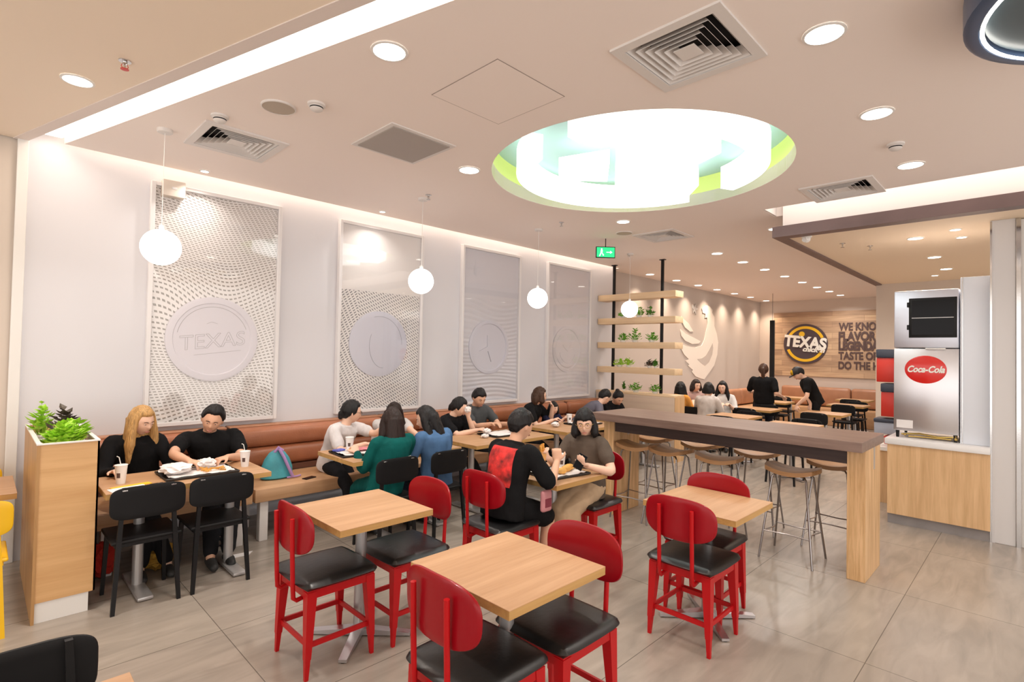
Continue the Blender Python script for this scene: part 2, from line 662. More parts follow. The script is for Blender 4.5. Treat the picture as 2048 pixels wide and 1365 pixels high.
slx = lambda y: 0.43 + (5.37 - y) * 0.285
CIRC = (3.93, 2.47, 1.225)
circ = [(CIRC[0] + CIRC[2] * math.cos(2 * PI * k / 96), CIRC[1] + CIRC[2] * math.sin(2 * PI * k / 96)) for k in range(96)]
VENTS = [(1.34, 4.32), (2.51, 1.27), (5.53, 1.285), (6.21, 3.46)]
vh = [[(x - .235, y - .235), (x + .235, y - .235), (x + .235, y + .235), (x - .235, y + .235)] for x, y in VENTS]
outer = [(slx(5.37), 5.37), (slx(-4), -4), (5.77, -4), (5.77, 2.07), (6.14, 2.07), (6.14, 1.95), (15.7, 1.95), (15.7, 5.7), (8.1, 5.7), (8.1, 5.37)]
o = plate_with_holes('ceiling', outer, [circ] + vh, H, H + 0.12, CEIL)
o['kind'] = 'structure'
bm = nbm()
box(bm, -4, -4, 3.5, 16, 7, 3.6)
o = struct('ceiling_upper', bm, OFFW)
o.name = 'ceiling'
# left soffit beyond the slanted slot, with its lip
lx = lambda y, d=0.17: slx(y) - d
bm = nbm()
prism(bm, [(lx(5.5, .22), 5.5, H), (lx(-4, .22), -4, H), (-4, -4, H), (-4, 5.5, H)], (0, 0, 0.12))
o = struct('ceiling_left', bm, mat('left_soffit_paint', (0.88, 0.76, 0.63), 0.8, bump=0.01))
o.name = 'ceiling'
bm = nbm()
prism(bm, [(lx(5.5), 5.5, H - .006), (lx(-4), -4, H - .006), (lx(-4, .25), -4, H - .006), (lx(5.5, .25), 5.5, H - .006)], (0, 0, 0.13))
struct('trim_1', bm, mat('soffit_lip', (0.76, 0.68, 0.64), 0.7, bump=0.01))

# cover the slot from above so that it glows: a light strip lies on the slab edge side
st = empty('cove_light_strip', (0, 0, 0))
tag(st, 'long glowing white light strip in the slanted ceiling slot at top left', 'strip light')
bm = nbm()
prism(bm, [(lx(5.4, .005), 5.4, 3.25), (lx(-4, .005), -4, 3.25), (lx(-4, .24), -4, 3.25), (lx(5.4, .24), 5.4, 3.25)], (0, 0, 0.02))
obj('diffuser', bm, LEDC if False else STRIP, st)
bm = nbm()
prism(bm, [(lx(5.4, .005), 5.4, 3.272), (lx(-4, .005), -4, 3.272), (lx(-4, .24), -4, 3.272), (lx(5.4, .24), 5.4, 3.272)], (0, 0, 0.03))
obj('housing', bm, WHITEP, st)

# left wall
bm = nbm()
box(bm, 0.22, WALL, 0, 8.1, WALL + .2, 3.5)
struct('wall_left', bm, WALLM)
bm = nbm()
box(bm, -4, WALL + .02, 0, 0.2, WALL + .2, 3.5)
struct('wall_corridor', bm, BEIGEW)
bm = nbm()
box(bm, 0.17, WALL - .03, 0, 0.235, WALL + .02, 3.25, 0.004)
struct('trim_2', bm, WHITEP)
bm = nbm()
box(bm, 8.1, 5.6, 0, 15.7, 5.8, 3.5)
struct('wall_feature', bm, GREIGE)
bm = nbm()
box(bm, 15.5, -4, 0, 15.7, 5.6, 3.5)
struct('wall_far', bm, mat('far_wall_paint', (0.66, 0.57, 0.50), 0.6, bump=0.01))
bm = nbm()
box(bm, 15.46, 2.0, 1.18, 15.5, 5.22, 2.88)
struct('trim_3', bm, plank_wall_mat())
bm = nbm()
box(bm, 11.0, -4, 0, 11.2, 2.03, 3.4)
struct('wall_nook', bm, BEIGEW)

# lowered soffit over the drinks counter: brown rim, white fascia above, beige underside
bm = nbm()
box(bm, 6.12, -4, 2.96, 11.0, 1.97, 3.0)
o = struct('ceiling_nook', bm, SOFF)
o.name = 'ceiling'
bm = nbm()
box(bm, 6.0, -4, 2.94, 6.14, 2.05, 3.055)
box(bm, 6.14, 1.95, 2.94, 11.2, 2.05, 3.055)
struct('trim_4', bm, TRIM)
bm = nbm()
box(bm, 6.08, -4, 3.055, 6.14, 1.97, 3.5)
box(bm, 6.14, 1.90, 3.055, 11.2, 1.97, 3.5)
struct('trim_5', bm, mat('white_fascia', (0.78, 0.73, 0.70), 0.6, bump=0.01))
bm = nbm()
box(bm, 5.74, 2.052, 3.203, 6.16, 2.10, 3.5)
struct('trim_9', bm, _m['white_fascia'])
st2 = empty('cove_light_strip', (5.85, 0, 3.42))
tag(st2, 'light strip glowing in the ceiling slot above the brown drinks counter rim', 'strip light')
bm = nbm()
box(bm, -0.08, -4, 0, 0.2, 2.05, 0.02)
obj('diffuser', bm, STRIP, st2)
bm = nbm()
box(bm, -0.08, -4, 0.022, 0.2, 2.05, 0.05)
obj('housing', bm, WHITEP, st2)

# right hand column and door panel next to the counter
bm = nbm()
box(bm, 6.6, 0.16, 0, 6.95, 0.33, 2.96, 0.004)
box(bm, 6.595, 0.30, 0, 6.62, 0.325, 2.94)
struct('wall_column', bm, mat('column_laminate', (0.66, 0.64, 0.64), 0.4, bump=0.01))
bm = nbm()
box(bm, 6.585, 0.318, 0.0, 6.6, 0.333, 2.95)
box(bm, 6.585, 0.125, 0.0, 6.62, 0.155, 2.95)
struct('trim_6', bm, CHROME)
bm = nbm()
box(bm, 6.63, -2.5, 0, 6.7, 0.135, 2.95)
struct('door_1', bm, mat('door_laminate', (0.72, 0.69, 0.66), 0.35, bump=0.01))

# round ceiling recess with lit emblem
bm = nbm()
n = 96
ring0 = [bm.verts.new((CIRC[0] + CIRC[2] * math.cos(2 * PI * k / n), CIRC[1] + CIRC[2] * math.sin(2 * PI * k / n), H + .001)) for k in range(n)]
ring1 = [bm.verts.new((v.co.x, v.co.y, H + .28)) for v in ring0]
ring0b = [bm.verts.new((CIRC[0] + (CIRC[2] + .02) * math.cos(2 * PI * k / n), CIRC[1] + (CIRC[2] + .02) * math.sin(2 * PI * k / n), H + .13)) for k in range(n)]
for k in range(n):
    bm.faces.new((ring0[k], ring0[(k + 1) % n], ring1[(k + 1) % n], ring1[k]))
for v in ring0b:
    bm.verts.remove(v)
o = struct('trim_7', bm, LIME, True)
bm = nbm()
bm.faces.new([bm.verts.new((CIRC[0] + CIRC[2] * math.cos(2 * PI * k / n), CIRC[1] + CIRC[2] * math.sin(2 * PI * k / n), H + .28)) for k in range(n)])
o = struct('trim_8', bm, MINT)
EM = empty('round_ceiling_lamp', (3.97, 2.47, H))
tag(EM, 'huge round lit emblem lamp of white rings and blocks in a green ceiling recess', 'ceiling lamp')


def arc_prism(bm, a0, a1, r0, r1, z0, z1, seg=48):
    po = [(r1 * math.cos(R(a0 + (a1 - a0) * k / seg)), r1 * math.sin(R(a0 + (a1 - a0) * k / seg)), z0) for k in range(seg + 1)]
    pi_ = [(r0 * math.cos(R(a0 + (a1 - a0) * k / seg)), r0 * math.sin(R(a0 + (a1 - a0) * k / seg)), z0) for k in range(seg + 1)]
    vo = [[bm.verts.new(p) for p in po], [bm.verts.new((p[0], p[1], z1)) for p in po]]
    vi = [[bm.verts.new(p) for p in pi_], [bm.verts.new((p[0], p[1], z1)) for p in pi_]]
    f = bm.faces.new
    for k in range(seg):
        f((vo[0][k], vo[0][k + 1], vo[1][k + 1], vo[1][k]))
        f((vi[0][k + 1], vi[0][k], vi[1][k], vi[1][k + 1]))
        f((vo[0][k + 1], vo[0][k], vi[0][k], vi[0][k + 1]))
        f((vo[1][k], vo[1][k + 1], vi[1][k + 1], vi[1][k]))
    for k in (0, seg):
        f((vo[0][k], vo[1][k], vi[1][k], vi[0][k]))


bm = nbm()
arc_prism(bm, -176, -25, 0.90, 1.04, 0.0, 0.20)
obj('ring_segment', bm, LEDC, EM)
bm = nbm()
arc_prism(bm, 2, 157, 0.90, 1.04, 0.0, 0.20)
obj('ring_segment', bm, LEDC, EM)


def cz(x, y):
    p = PZ(980 + x * .3125, 190 + y * .3125, H)
    return (p.x - 3.97, p.y - 2.47, 0.0)


for poly in ([(440, 490), (440, 515), (515, 550), (750, 556), (765, 440)],
             [(810, 330), (930, 300), (1075, 355), (1380, 300), (1478, 300), (1478, 372), (1325, 448), (1335, 580), (1243, 588), (1230, 690), (1010, 700), (800, 600)],
             [(1560, 262), (1640, 322), (1715, 302), (1700, 262)]):
    bm = nbm()
    prism(bm, [cz(*p) for p in poly], (0, 0, 0.12))
    obj('lettering_block', bm, LEDC, EM)

# big dark-rimmed round sign hanging from the ceiling, top right corner of the view
rp = [PZ(*p, 2.95) for p in ((1912, 0), (1960, 60), (2048, 107))]
SG = empty('hanging_round_sign', (3.02, -0.36, H))
tag(SG, 'dark blue rimmed round sign hanging from the ceiling, cut off at the top right corner', 'sign')
bm = nbm()
lathe(bm, [(0.60, -0.02), (0.60, -0.14), (0.585, -0.15), (0.55, -0.15), (0.545, -0.06), (0.545, -0.02)], n=64, cap=False)
obj('rim', bm, mat('navy_rim', (0.07, 0.11, 0.20), 0.3, 0.3, bump=0.01), SG)
bm = nbm()
lathe(bm, [(0.545, -0.146), (0.545, -0.15), (0.53, -0.15), (0.53, -0.146)], n=64, cap=False)
obj('light_line', bm, LED, SG)
bm = nbm()
lathe(bm, [(0.53, -0.12), (0.53, -0.11)], n=64)
obj('sign_face', bm, mat('slate_face', (0.04, 0.07, 0.085), 0.3, bump=0.01), SG)
bm = nbm()
arc_prism(bm, 20, 340, 0.30, 0.36, -0.135, -0.121)
obj('yellow_ring', bm, YELINK, SG)

# ---------------------------------------------------------------- ceiling fittings
def downlight(x, y, z=H, r=0.075, label='', group=None, power=9.0, color=COOL, spread=120):
    t = empty('downlight', (x, y, z))
    bm = nbm()
    lathe(bm, [(r + .012, -0.001), (r + .012, -0.006), (r, -0.008), (r, -0.001)], n=24, cap=False)
    obj('trim_ring', bm, WHITEP, t)
    bm = nbm()
    lathe(bm, [(r, -0.0065), (r, -0.003)], n=24)
    obj('diffuser', bm, LED, t)
    tag(t, label, 'downlight', group)
    if power:
        area_light('downlight_beam', (x, y, z - 0.012), 2 * r * .9, 0, power, color, (0, 0, 0), spread, 'DISK')
    return t


ORD = ('nearest', 'second nearest', 'third nearest', 'fourth nearest', 'fifth nearest', 'sixth nearest', 'seventh nearest', 'farthest')
big = [(1.46, 2.39, 'round ceiling downlight left of the ceiling access hatch'),
       (2.91, 3.45, 'round downlight between the return grille and the big round lamp'),
       (2.80, 0.73, 'large downlight beside the big diffuser vent, nearest of the right row'),
       (3.94, 0.73, 'downlight right of the big round lamp, middle of the right row'),
       (5.17, 0.73, 'downlight near the counter slot, last of the right row')]
for x, y, l in big:
    downlight(x, y, label=l, power=(9 if y > 1 else 4.5), r=0.082)
downlight(0.37, 4.01, label='downlight in the beige soffit at the top left corner', power=9, r=0.07)
downlight(1.37, 5.23, r=0.03, label='tiny spotlight in the ceiling edge above the first art panel', power=2.5)
downlight(3.15, 5.22, r=0.03, label='tiny spotlight in the ceiling edge above the second art panel', power=2.5)
downlight(5.25, 3.44, label='downlight just behind the big round lamp, first of the long middle row', power=10, r=0.07)
for i, x in enumerate((7.78, 8.75, 9.72, 10.75, 11.8, 12.8, 13.75, 14.7)):
    downlight(x, 3.44, label='%s downlight of the middle row over the rear dining tables' % ORD[i], group='middle row of rear downlights', power=11, spread=150)
for i, x in enumerate((9.03, 10.08, 11.05, 12.0, 13.0, 14.0, 15.1)):
    downlight(x, 5.30, label='%s downlight of the row washing the greige bird wall' % ORD[i], group='downlights along the bird wall', power=6.5, color=WARM, spread=100)
downlight(6.71, 2.27, r=.06, label='downlight at the outer corner of the brown counter rim', power=6)
for i, (x, y) in enumerate(((7.04, 0.95), (8.47, 0.95), (9.65, 0.95))):
    downlight(x, y, 2.96, label=('nearest', 'middle', 'farthest')[i] + ' of three lit downlights in the lowered soffit over the drinks machine', power=9, color=WARM, r=.065)
downlight(10.3, 1.15, 2.96, r=.04, label='small faint downlight at the back of the lowered soffit', power=3, color=WARM)
for i, (x, y) in enumerate(((6.81, 0.6), (7.27, 0.59))):
    downlight(x, y, 2.96, r=.04, label=('front one' if i == 0 else 'rear one') + ' of two small dim downlights in the lowered soffit beside the column', power=2, color=WARM)


def diffuser_vent(x, y, label, s=0.285):
    t = empty('ceiling_vent', (x, y, H))
    bm = nbm()
    for a0, a1, b0, b1 in ((-s, s, -s, -s + .055), (-s, s, s - .055, s), (-s, -s + .055, -s + .055, s - .055), (s - .055, s, -s + .055, s - .055)):
        box(bm, a0, b0, -0.012, a1, b1, 0.0)
    obj('frame', bm, OFFW, t, False)
    bm = nbm()
    k = 6
    for i in range(k):
        r0 = (s - .06) * (1 - i / (k + .6))
        r1 = r0 - .035
        if i == k - 1:
            box(bm, -r0, -r0, -0.006, r0, r0, 0.0)
            continue
        for q in range(4):
            m_ = Matrix.Rotation(q * PI / 2, 4, 'Z')
            vs = [m_ @ Vector(p) for p in ((-r0, -r0, -0.008), (r0, -r0, -0.008), (r1, -r1, 0.04), (-r1, -r1, 0.04))]
            vs2 = [v + Vector((0, 0, 0.003)) for v in vs]
            a = [bm.verts.new(v) for v in vs]
            b_ = [bm.verts.new(v) for v in vs2]
            bm.faces.new(a)
            bm.faces.new(b_[::-1])
            for e in range(4):
                bm.faces.new((a[e], b_[e], b_[(e + 1) % 4], a[(e + 1) % 4]))
    obj('louvres', bm, OFFW, t, False)
    bm = nbm()
    box(bm, -.23, -.23, 0.075, .23, .23, 0.085)
    for a0, a1, b0, b1 in ((-.232, .232, -.232, -.228), (-.232, .232, .228, .232), (-.232, -.228, -.228, .228), (.228, .232, -.228, .228)):
        box(bm, a0, b0, -0.002, a1, b1, 0.085)
    obj('duct', bm, DARKIN, t, False)
    tag(t, label, 'vent')


for (x, y), l in zip(VENTS, ('square louvred ceiling vent above the pendant globe on the left', 'largest looking square louvred vent at the top edge of the picture',
                             'louvred ceiling vent next to the counter slot on the right', 'dim flat looking louvred vent behind the big round lamp')):
    diffuser_vent(x, y, l)
t = empty('return_air_grille', (2.22, 3.40, H))
bm = nbm()
box(bm, -.28, -.28, -.008, .28, .28, 0)
obj('frame', bm, OFFW, t, False)
bm = nbm()
box(bm, -.245, -.245, -.014, .245, .245, -.008)
obj('mesh_panel', bm, mat('perforated_grey', (0.42, 0.38, 0.35), 0.6, bump=0.5, bscale=400), t, False)
tag(t, 'plain grey square return air grille between the left vent and the round lamp', 'vent')
t = empty('access_hatch', (2.17, 2.32, H))
bm = nbm()
box(bm, -.275, -.285, -.003, .275, .285, 0)
obj('panel', bm, CEIL, t, False)
bm = nbm()
for a0, a1, b0, b1 in ((-.28, .28, -.29, -.285), (-.28, .28, .285, .29), (-.28, -.275, -.285, .285), (.275, .28, -.285, .285)):
    box(bm, a0, b0, -0.002, a1, b1, 0)
obj('gap', bm, mat('hatch_gap', (0.35, 0.29, 0.26), 0.8, bump=0.01), t, False)
tag(t, 'square ceiling access hatch flush with the plaster in front of the round lamp', 'hatch')
for x0, y0, l in ((1.32, 3.47, 'round beige speaker grille set in the ceiling near the left vent'), (5.75, 3.75, 'round beige speaker grille beside the dim vent behind the round lamp')):
    t = empty('ceiling_speaker', (x0, y0, H))
    bm = nbm()
    lathe(bm, [(.105, 0), (.105, -.008), (.098, -.012), (.098, 0)], n=32, cap=False)
    obj('rim', bm, OFFW, t)
    bm = nbm()
    lathe(bm, [(.098, -.001), (.098, -.009), (.05, -.011), (.001, -.011)], n=32)
    obj('grille', bm, mat('speaker_grille', (0.50, 0.43, 0.35), 0.7, bump=0.4, bscale=500), t)
    tag(t, l, 'speaker')


def smoke_detector(x, y, label, z=H):
    t = empty('smoke_detector', (x, y, z))
    bm = nbm()
    lathe(bm, [(.055, 0), (.055, -.012), (.04, -.018), (.04, -.035), (.028, -.045), (.001, -.046)], n=24)
    obj('housing', bm, OFFW, t)
    bm = nbm()
    lathe(bm, [(.0405, -.022), (.0405, -.030)], n=24, cap=False)
    obj('vent_slot', bm, DARKIN, t)
    tag(t, label, 'smoke detector')


smoke_detector(1.47, 3.25, 'white smoke detector beside the round speaker grille on the left ceiling')
p = PZ(440, 232, H)
smoke_detector(p.x, p.y, 'white smoke detector just above the left louvred vent')
p = PZ(1791, 288, H)
smoke_detector(p.x, p.y, 'smoke detector between two downlights of the right row')


def sprinkler(x, y, label, z=H, m=None):
    t = empty('sprinkler', (x, y, z))
    bm = nbm()
    lathe(bm, [(.03, 0), (.03, -.004), (.012, -.006), (.012, -.02), (.005, -.022), (.005, -.045)], n=16)
    obj('escutcheon', bm, CHROME, t)
    bm = nbm()
    lathe(bm, [(.02, -.045), (.02, -.048), (.003, -.05)], n=12)
    tube(bm, [(.012, 0, -.02), (.016, 0, -.032), (0.004, 0, -.045)], .002, 6)
    tube(bm, [(-.012, 0, -.02), (-.016, 0, -.032), (-0.004, 0, -.045)], .002, 6)
    obj('deflector', bm, m or CHROME, t)
    tag(t, label, 'sprinkler')


p = PZ(250, 122, H)
sprinkler(p.x, p.y, 'small sprinkler head with red bulb in the beige soffit at top left', m=REDP)
for q, l in (((857, 390), 'sprinkler head beside the second pendant cord'), ((1123, 445), 'sprinkler head just left of the round lamp rim far side'), ((1258, 508), 'sprinkler head right of the green exit sign')):
    p = PZ(*q, H)
    sprinkler(p.x, p.y, l)
for q, l in (((1685, 487), 'sprinkler head under the lowered soffit near the camera dome'), ((1740, 492), 'second sprinkler head under the lowered soffit')):
    p = PZ(*q, 2.96)
    sprinkler(p.x, p.y, l, 2.96)
t = empty('security_camera', (6.24, 1.78, 2.96))
bm = nbm()
lathe(bm, [(.05, 0), (.05, -.012), (.04, -.02)], n=24)
obj('base', bm, WHITEP, t)
bm = nbm()
sphere(bm, (0, 0, -.03), .038)
tube(bm, [(0, 0, -.03), (-.05, .01, -.045)], .024, 16)
obj('camera_head', bm, WHITEP, t)
tag(t, 'small white security camera under the corner of the lowered soffit', 'camera')

# pendant globes
G = []
for i, (px_, py_, l) in enumerate(((322, 495, 'lit white globe pendant lamp in front of the first art panel, the nearest'), (842, 563, 'lit globe pendant lamp hanging before the second art panel edge'),
                                   (1075, 597, 'lit globe pendant lamp hanging between the third and fourth art panels'), (1259, 619, 'lit globe pendant lamp hanging before the wooden plant shelves'))):
    p = PY(px_, py_, 4.45)
    t = empty('pendant_lamp', (p.x, 4.45, H))
    bm = nbm()
    lathe(bm, [(.05, 0), (.05, -.02), (.045, -.025), (.001, -.025)], n=24)
    obj('canopy', bm, OFFW, t)
    bm = nbm()
    tube(bm, [(0, 0, -.02), (0, 0, p.z - H + .11)], .0022, 6)
    obj('cord', bm, WHITEP, t)
    bm = nbm()
    lathe(bm, [(.018, p.z - H + .125), (.018, p.z - H + .15), (.012, p.z - H + .16)], n=16)
    obj('cap', bm, WHITEP, t)
    bm = nbm()
    sphere(bm, (0, 0, p.z - H), .127, u=32, v=20)
    obj('globe', bm, GLOBE, t)
    tag(t, l, 'pendant lamp', 'pendant globes')
# exit sign
p = PZ(1211, 500, 3.05)
t = empty('exit_sign', (p.x, p.y, H), R(-42))
bm = nbm()
box(bm, -.13, -.012, -.26, .13, .012, -.11, .003)
obj('housing', bm, BLACKM, t)
bm = nbm()
box(bm, -.12, -.014, -.25, .12, -.012, -.12)
obj('lit_face', bm, mat('exit_green', (0.0, 0.35, 0.1), 0.4, emit=(0.02, 0.75, 0.22), estr=0.9), t)
bm = nbm()
box(bm, -.005, -.004, -.11, .005, .004, 0)
obj('bracket', bm, BLACKM, t)
bm = nbm()
# running figure, arrow and door
sphere(bm, (-.055, -.016, -.145), .011, .002, .011, 12, 8)
prism(bm, [(-.065, -.014, -.157), (-.04, -.014, -.16), (-.045, -.014, -.195), (-.07, -.014, -.19)], (0, -.003, 0))
prism(bm, [(-.068, -.014, -.19), (-.055, -.014, -.195), (-.075, -.014, -.24), (-.09, -.014, -.238)], (0, -.003, 0))
prism(bm, [(-.055, -.014, -.19), (-.043, -.014, -.195), (-.022, -.014, -.225), (-.035, -.014, -.235)], (0, -.003, 0))
box(bm, .01, -.017, -.19, .06, -.014, -.18)
prism(bm, [(.06, -.014, -.165), (.09, -.014, -.185), (.06, -.014, -.205)], (0, -.003, 0))
obj('running_figure', bm, mat('exit_white', (0.8, 0.95, 0.85), 0.4, emit=(0.6, 1.0, 0.75), estr=1.2), t)
tag(t, 'green illuminated exit sign with running figure hanging from the ceiling', 'exit sign')
# emergency light box on the wall
t = empty('emergency_light', (1.18, WALL, 3.03))
bm = nbm()
box(bm, -.085, -.115, -.07, .085, 0, .07, .006)
obj('housing', bm, mat('cream_plastic', (0.72, 0.64, 0.56), 0.5, bump=0.01), t)
bm = nbm()
box(bm, -.02, -.119, -.01, .02, -.114, .012, .002)
obj('badge', bm, OFFW, t)
tag(t, 'cream box emergency light fixed over the top left corner of the first art panel', 'emergency light')

# ---------------------------------------------------------------- art panels on the left wall
GL = thin_glass('panel_glass')
DISC = [mat('disc_white_a', (0.70, 0.665, 0.72), 0.5, bump=0.01), mat('disc_white_b', (0.66, 0.665, 0.76), 0.5, bump=0.01),
        mat('disc_white_c', (0.66, 0.665, 0.75), 0.5, bump=0.01), mat('disc_white_d', (0.70, 0.67, 0.70), 0.5, bump=0.01)]
PL = ('first white art panel with dense pierced dashes and a large lettered disc', 'second white art panel with dark dashes low and a blank disc marked by a curve',
      'third white art panel with carved waves and a star disc', 'fourth white art panel, palest, with a chevron disc, nearest the plant shelves')
for i, x0 in enumerate((1.02, 2.77, 4.52, 6.25)):
    t = empty('art_panel', (x0, WALL, 0.94))
    Wd, Hd = 1.12, 2.14
    bm = nbm()
    fr = .035
    for a in ((0, 0, fr, Hd), (Wd - fr, 0, Wd, Hd), (fr, 0, Wd - fr, fr), (fr, Hd - fr, Wd - fr, Hd)):
        box(bm, a[0], -.06, a[1], a[2], 0, a[3], .003, 1)
    obj('frame', bm, mat('panel_frame', (0.78, 0.765, 0.775), 0.4, bump=0.01), t)
    bm = nbm()
    box(bm, fr, -.022, fr, Wd - fr, -.004, Hd - fr)
    obj('relief_board', bm, relief_mat(i), t)
    cx, czz = .53, .78
    dp = []
    if i in (0, 1):
        dp = [(.39, -.022), (.39, -.040), (.375, -.044), (.335, -.044), (.328, -.036), (.001, -.036)] if i == 0 else [(.38, -.022), (.38, -.034), (.33, -.046), (.28, -.046), (.001, -.046)]
    else:
        dp = [(.375, -.022), (.375, -.036), (.365, -.040), (.33, -.040), (.322, -.024), (.001, -.024)] if i == 2 else [(.37, -.022), (.37, -.036), (.33, -.036), (.32, -.026), (.30, -.026), (.29, -.034), (.001, -.034)]
    bm = nbm()
    lathe(bm, dp, n=72)
    bm.transform(Matrix.Translation((cx, 0, czz)) @ Matrix.Rotation(R(90), 4, 'X') @ Matrix.Scale(-1, 4, (0, 0, 1)))
    disc = obj('disc', bm, DISC[i], t)
    bm = nbm()
    y_ = -.037
    if i == 0:
        tb = text_bm('TEXAS', .19, .001, 0.0, 1.0)
        bmesh.ops.delete(tb, geom=[f for f in tb.faces if abs(f.normal.z) > .9], context='FACES_ONLY')
        bmesh.ops.remove_doubles(tb, verts=list(tb.verts), dist=1e-5)
        ed = [(e.verts[0].co.copy(), e.verts[1].co.copy()) for e in tb.edges if len(e.link_faces) == 1 and abs(e.verts[0].co.z - e.verts[1].co.z) < 1e-6 and e.verts[0].co.z > 0]
        tb.free()
        for a, b_ in ed:
            if (a - b_).length > 1e-4:
                tube(bm, [(cx + a.x, y_, czz + a.y - .02 + a.x * .12), (cx + b_.x, y_, czz + b_.y - .02 + b_.x * .12)], .0016, 4)
        tube(bm, [(cx + .30 * math.cos(R(a)), y_, czz + .30 * math.sin(R(a))) for a in range(20, 175, 5)], .002, 4)
        tube(bm, [(cx - .16, y_, czz - .15), (cx + .24, y_, czz - .10)], .0015, 4)
        tube(bm, [(cx - .06, y_, czz + .14), (cx - .02, y_, czz + .16), (cx + .03, y_, czz + .145)], .0015, 4)
        obj('line_drawing', bm, mat('grey_line', (0.40, 0.37, 0.38), 0.6, bump=0.01), disc)
    elif i == 1:
        y_ = -.047
        tube(bm, [(cx + .05 + .23 * math.cos(R(a)) * .8, y_, czz - .02 + .26 * math.sin(R(a))) for a in range(150, 275, 5)], .0022, 4)
        tube(bm, [(cx + .30 * math.cos(R(a)), y_, czz + .32 * math.sin(R(a))) for a in range(0, 110, 5)], .002, 4)
        obj('line_drawing', bm, mat('grey_line_b', (0.36, 0.37, 0.44), 0.6, bump=0.01), disc)
    elif i == 2:
        pts = []
        for k in range(8):
            rr = (.19 if k % 2 == 0 else .045)
            a = R(k * 45 + 102)
            pts.append((cx + rr * math.cos(a), -.025, czz - .02 + rr * math.sin(a)))
        o_ = plate_with_holes('star_relief', [(p_[0], p_[2]) for p_ in pts], [], 0, .009, DISC[i])
        o_.data.transform(Matrix.Translation((0, -.024, 0)) @ ON_Y)
        o_.parent = disc
        bm.free()
    else:
        box(bm, cx - .003, -.036, czz - .03, cx + .003, -.033, czz - .02)
        o_ = plate_with_holes('chevron_relief', [(cx - .12, czz + .08), (cx, czz), (cx + .12, czz + .1), (cx + .12, czz + .07), (cx, czz - .035), (cx - .12, czz + .05)], [], 0, .006, DISC[i])
        o_.data.transform(Matrix.Translation((0, -.033, 0)) @ ON_Y)
        o_.parent = disc
        (lambda *a: None)(bm, [(cx - .12, -.035, czz + .08), (cx, -.035, czz + .0), (cx + .12, -.035, czz + .1), (cx + .12, -.035, czz + .07), (cx, -.035, czz - .035), (cx - .12, -.035, czz + .05)], (0, -.007, 0))
        tube(bm, [(cx + .2 * math.cos(R(a)), -.036, czz - .02 + .2 * math.sin(R(a))) for a in range(190, 350, 8)], .003, 5)
        obj('curve_relief', bm, DISC[i], disc)
    bm = nbm()
    box(bm, fr, -.053, fr, Wd - fr, -.050, Hd - fr)
    obj('glass', bm, GL, t, False)
    tag(t, PL[i], 'wall panel', 'white art panels')

# ---------------------------------------------------------------- bird emblem on the feature wall
def wall_poly(name, pts, m, y, th, parent, base):
    q = [PY(*p, y) for p in pts]
    o = plate_with_holes(name, [(v.x - base.x, v.z - base.z) for v in q], [], 0, th, m)
    o.data.transform(ON_Y)
    o.parent = parent
    return o


K = lambda x, y: (1320 + x * .2198, 560 + y * .2198)
base = Vector((11.6, 5.597, 2.0))
t = empty('bird_emblem', base)
wall_poly('body', [K(*p) for p in ((383, 285), (378, 262), (400, 240), (425, 232), (450, 245), (475, 275), (470, 300), (492, 340), (490, 420), (512, 490), (526, 570), (518, 680), (490, 780), (440, 850), (400, 905), (370, 900),
                                    (320, 880), (285, 835), (295, 820), (250, 780), (262, 770), (228, 735), (258, 722), (215, 680), (185, 620), (180, 580), (240, 605), (320, 618), (375, 600), (400, 545), (415, 470), (430, 400), (425, 345), (405, 345), (410, 310), (385, 300))],
          CREAM, 5.597, .012, t, base)
wall_poly('wing_feather', [K(*p) for p in ((183, 450), (230, 490), (300, 525), (365, 560), (350, 580), (290, 585), (225, 555), (190, 510))], CREAM, 5.597, .012, t, base)
wall_poly('wing_feather', [K(*p) for p in ((188, 328), (215, 360), (255, 395), (300, 470), (270, 472), (225, 435), (200, 390))], CREAM, 5.597, .012, t, base)
wall_poly('breast_groove', [K(*p) for p in ((472, 575), (478, 620), (470, 680), (440, 750), (405, 782), (375, 760), (335, 722), (375, 715), (410, 690), (440, 640))], GREIGE, 5.597, .003, t, base).location = (0, -.012, 0)
wall_poly('star', [K(*p) for p in ((292, 222), (310, 250), (318, 218), (322, 255), (345, 265), (322, 280), (325, 320), (312, 285), (295, 305), (303, 270), (290, 255))], WHITEP, 5.597, .012, t, base)
tag(t, 'large cream bird silhouette with a small star on the greige wall', 'wall emblem')

# ---------------------------------------------------------------- logo sign on the plank wall
def disc_x(bm, r0, r1, y, z, x0, th, n=64):
    """flat disc or ring facing -X"""
    prof = [(r0, 0), (r0, th), (r1, th), (r1, 0)] if r0 > 0 else [(r1, 0), (r1, th)]
    t_ = nbm()
    lathe(t_, prof, n=n, cap=(r0 == 0))
    merge(bm, t_, Matrix.Translation((x0, y, z)) @ Matrix.Rotation(R(-90), 4, 'Y'))


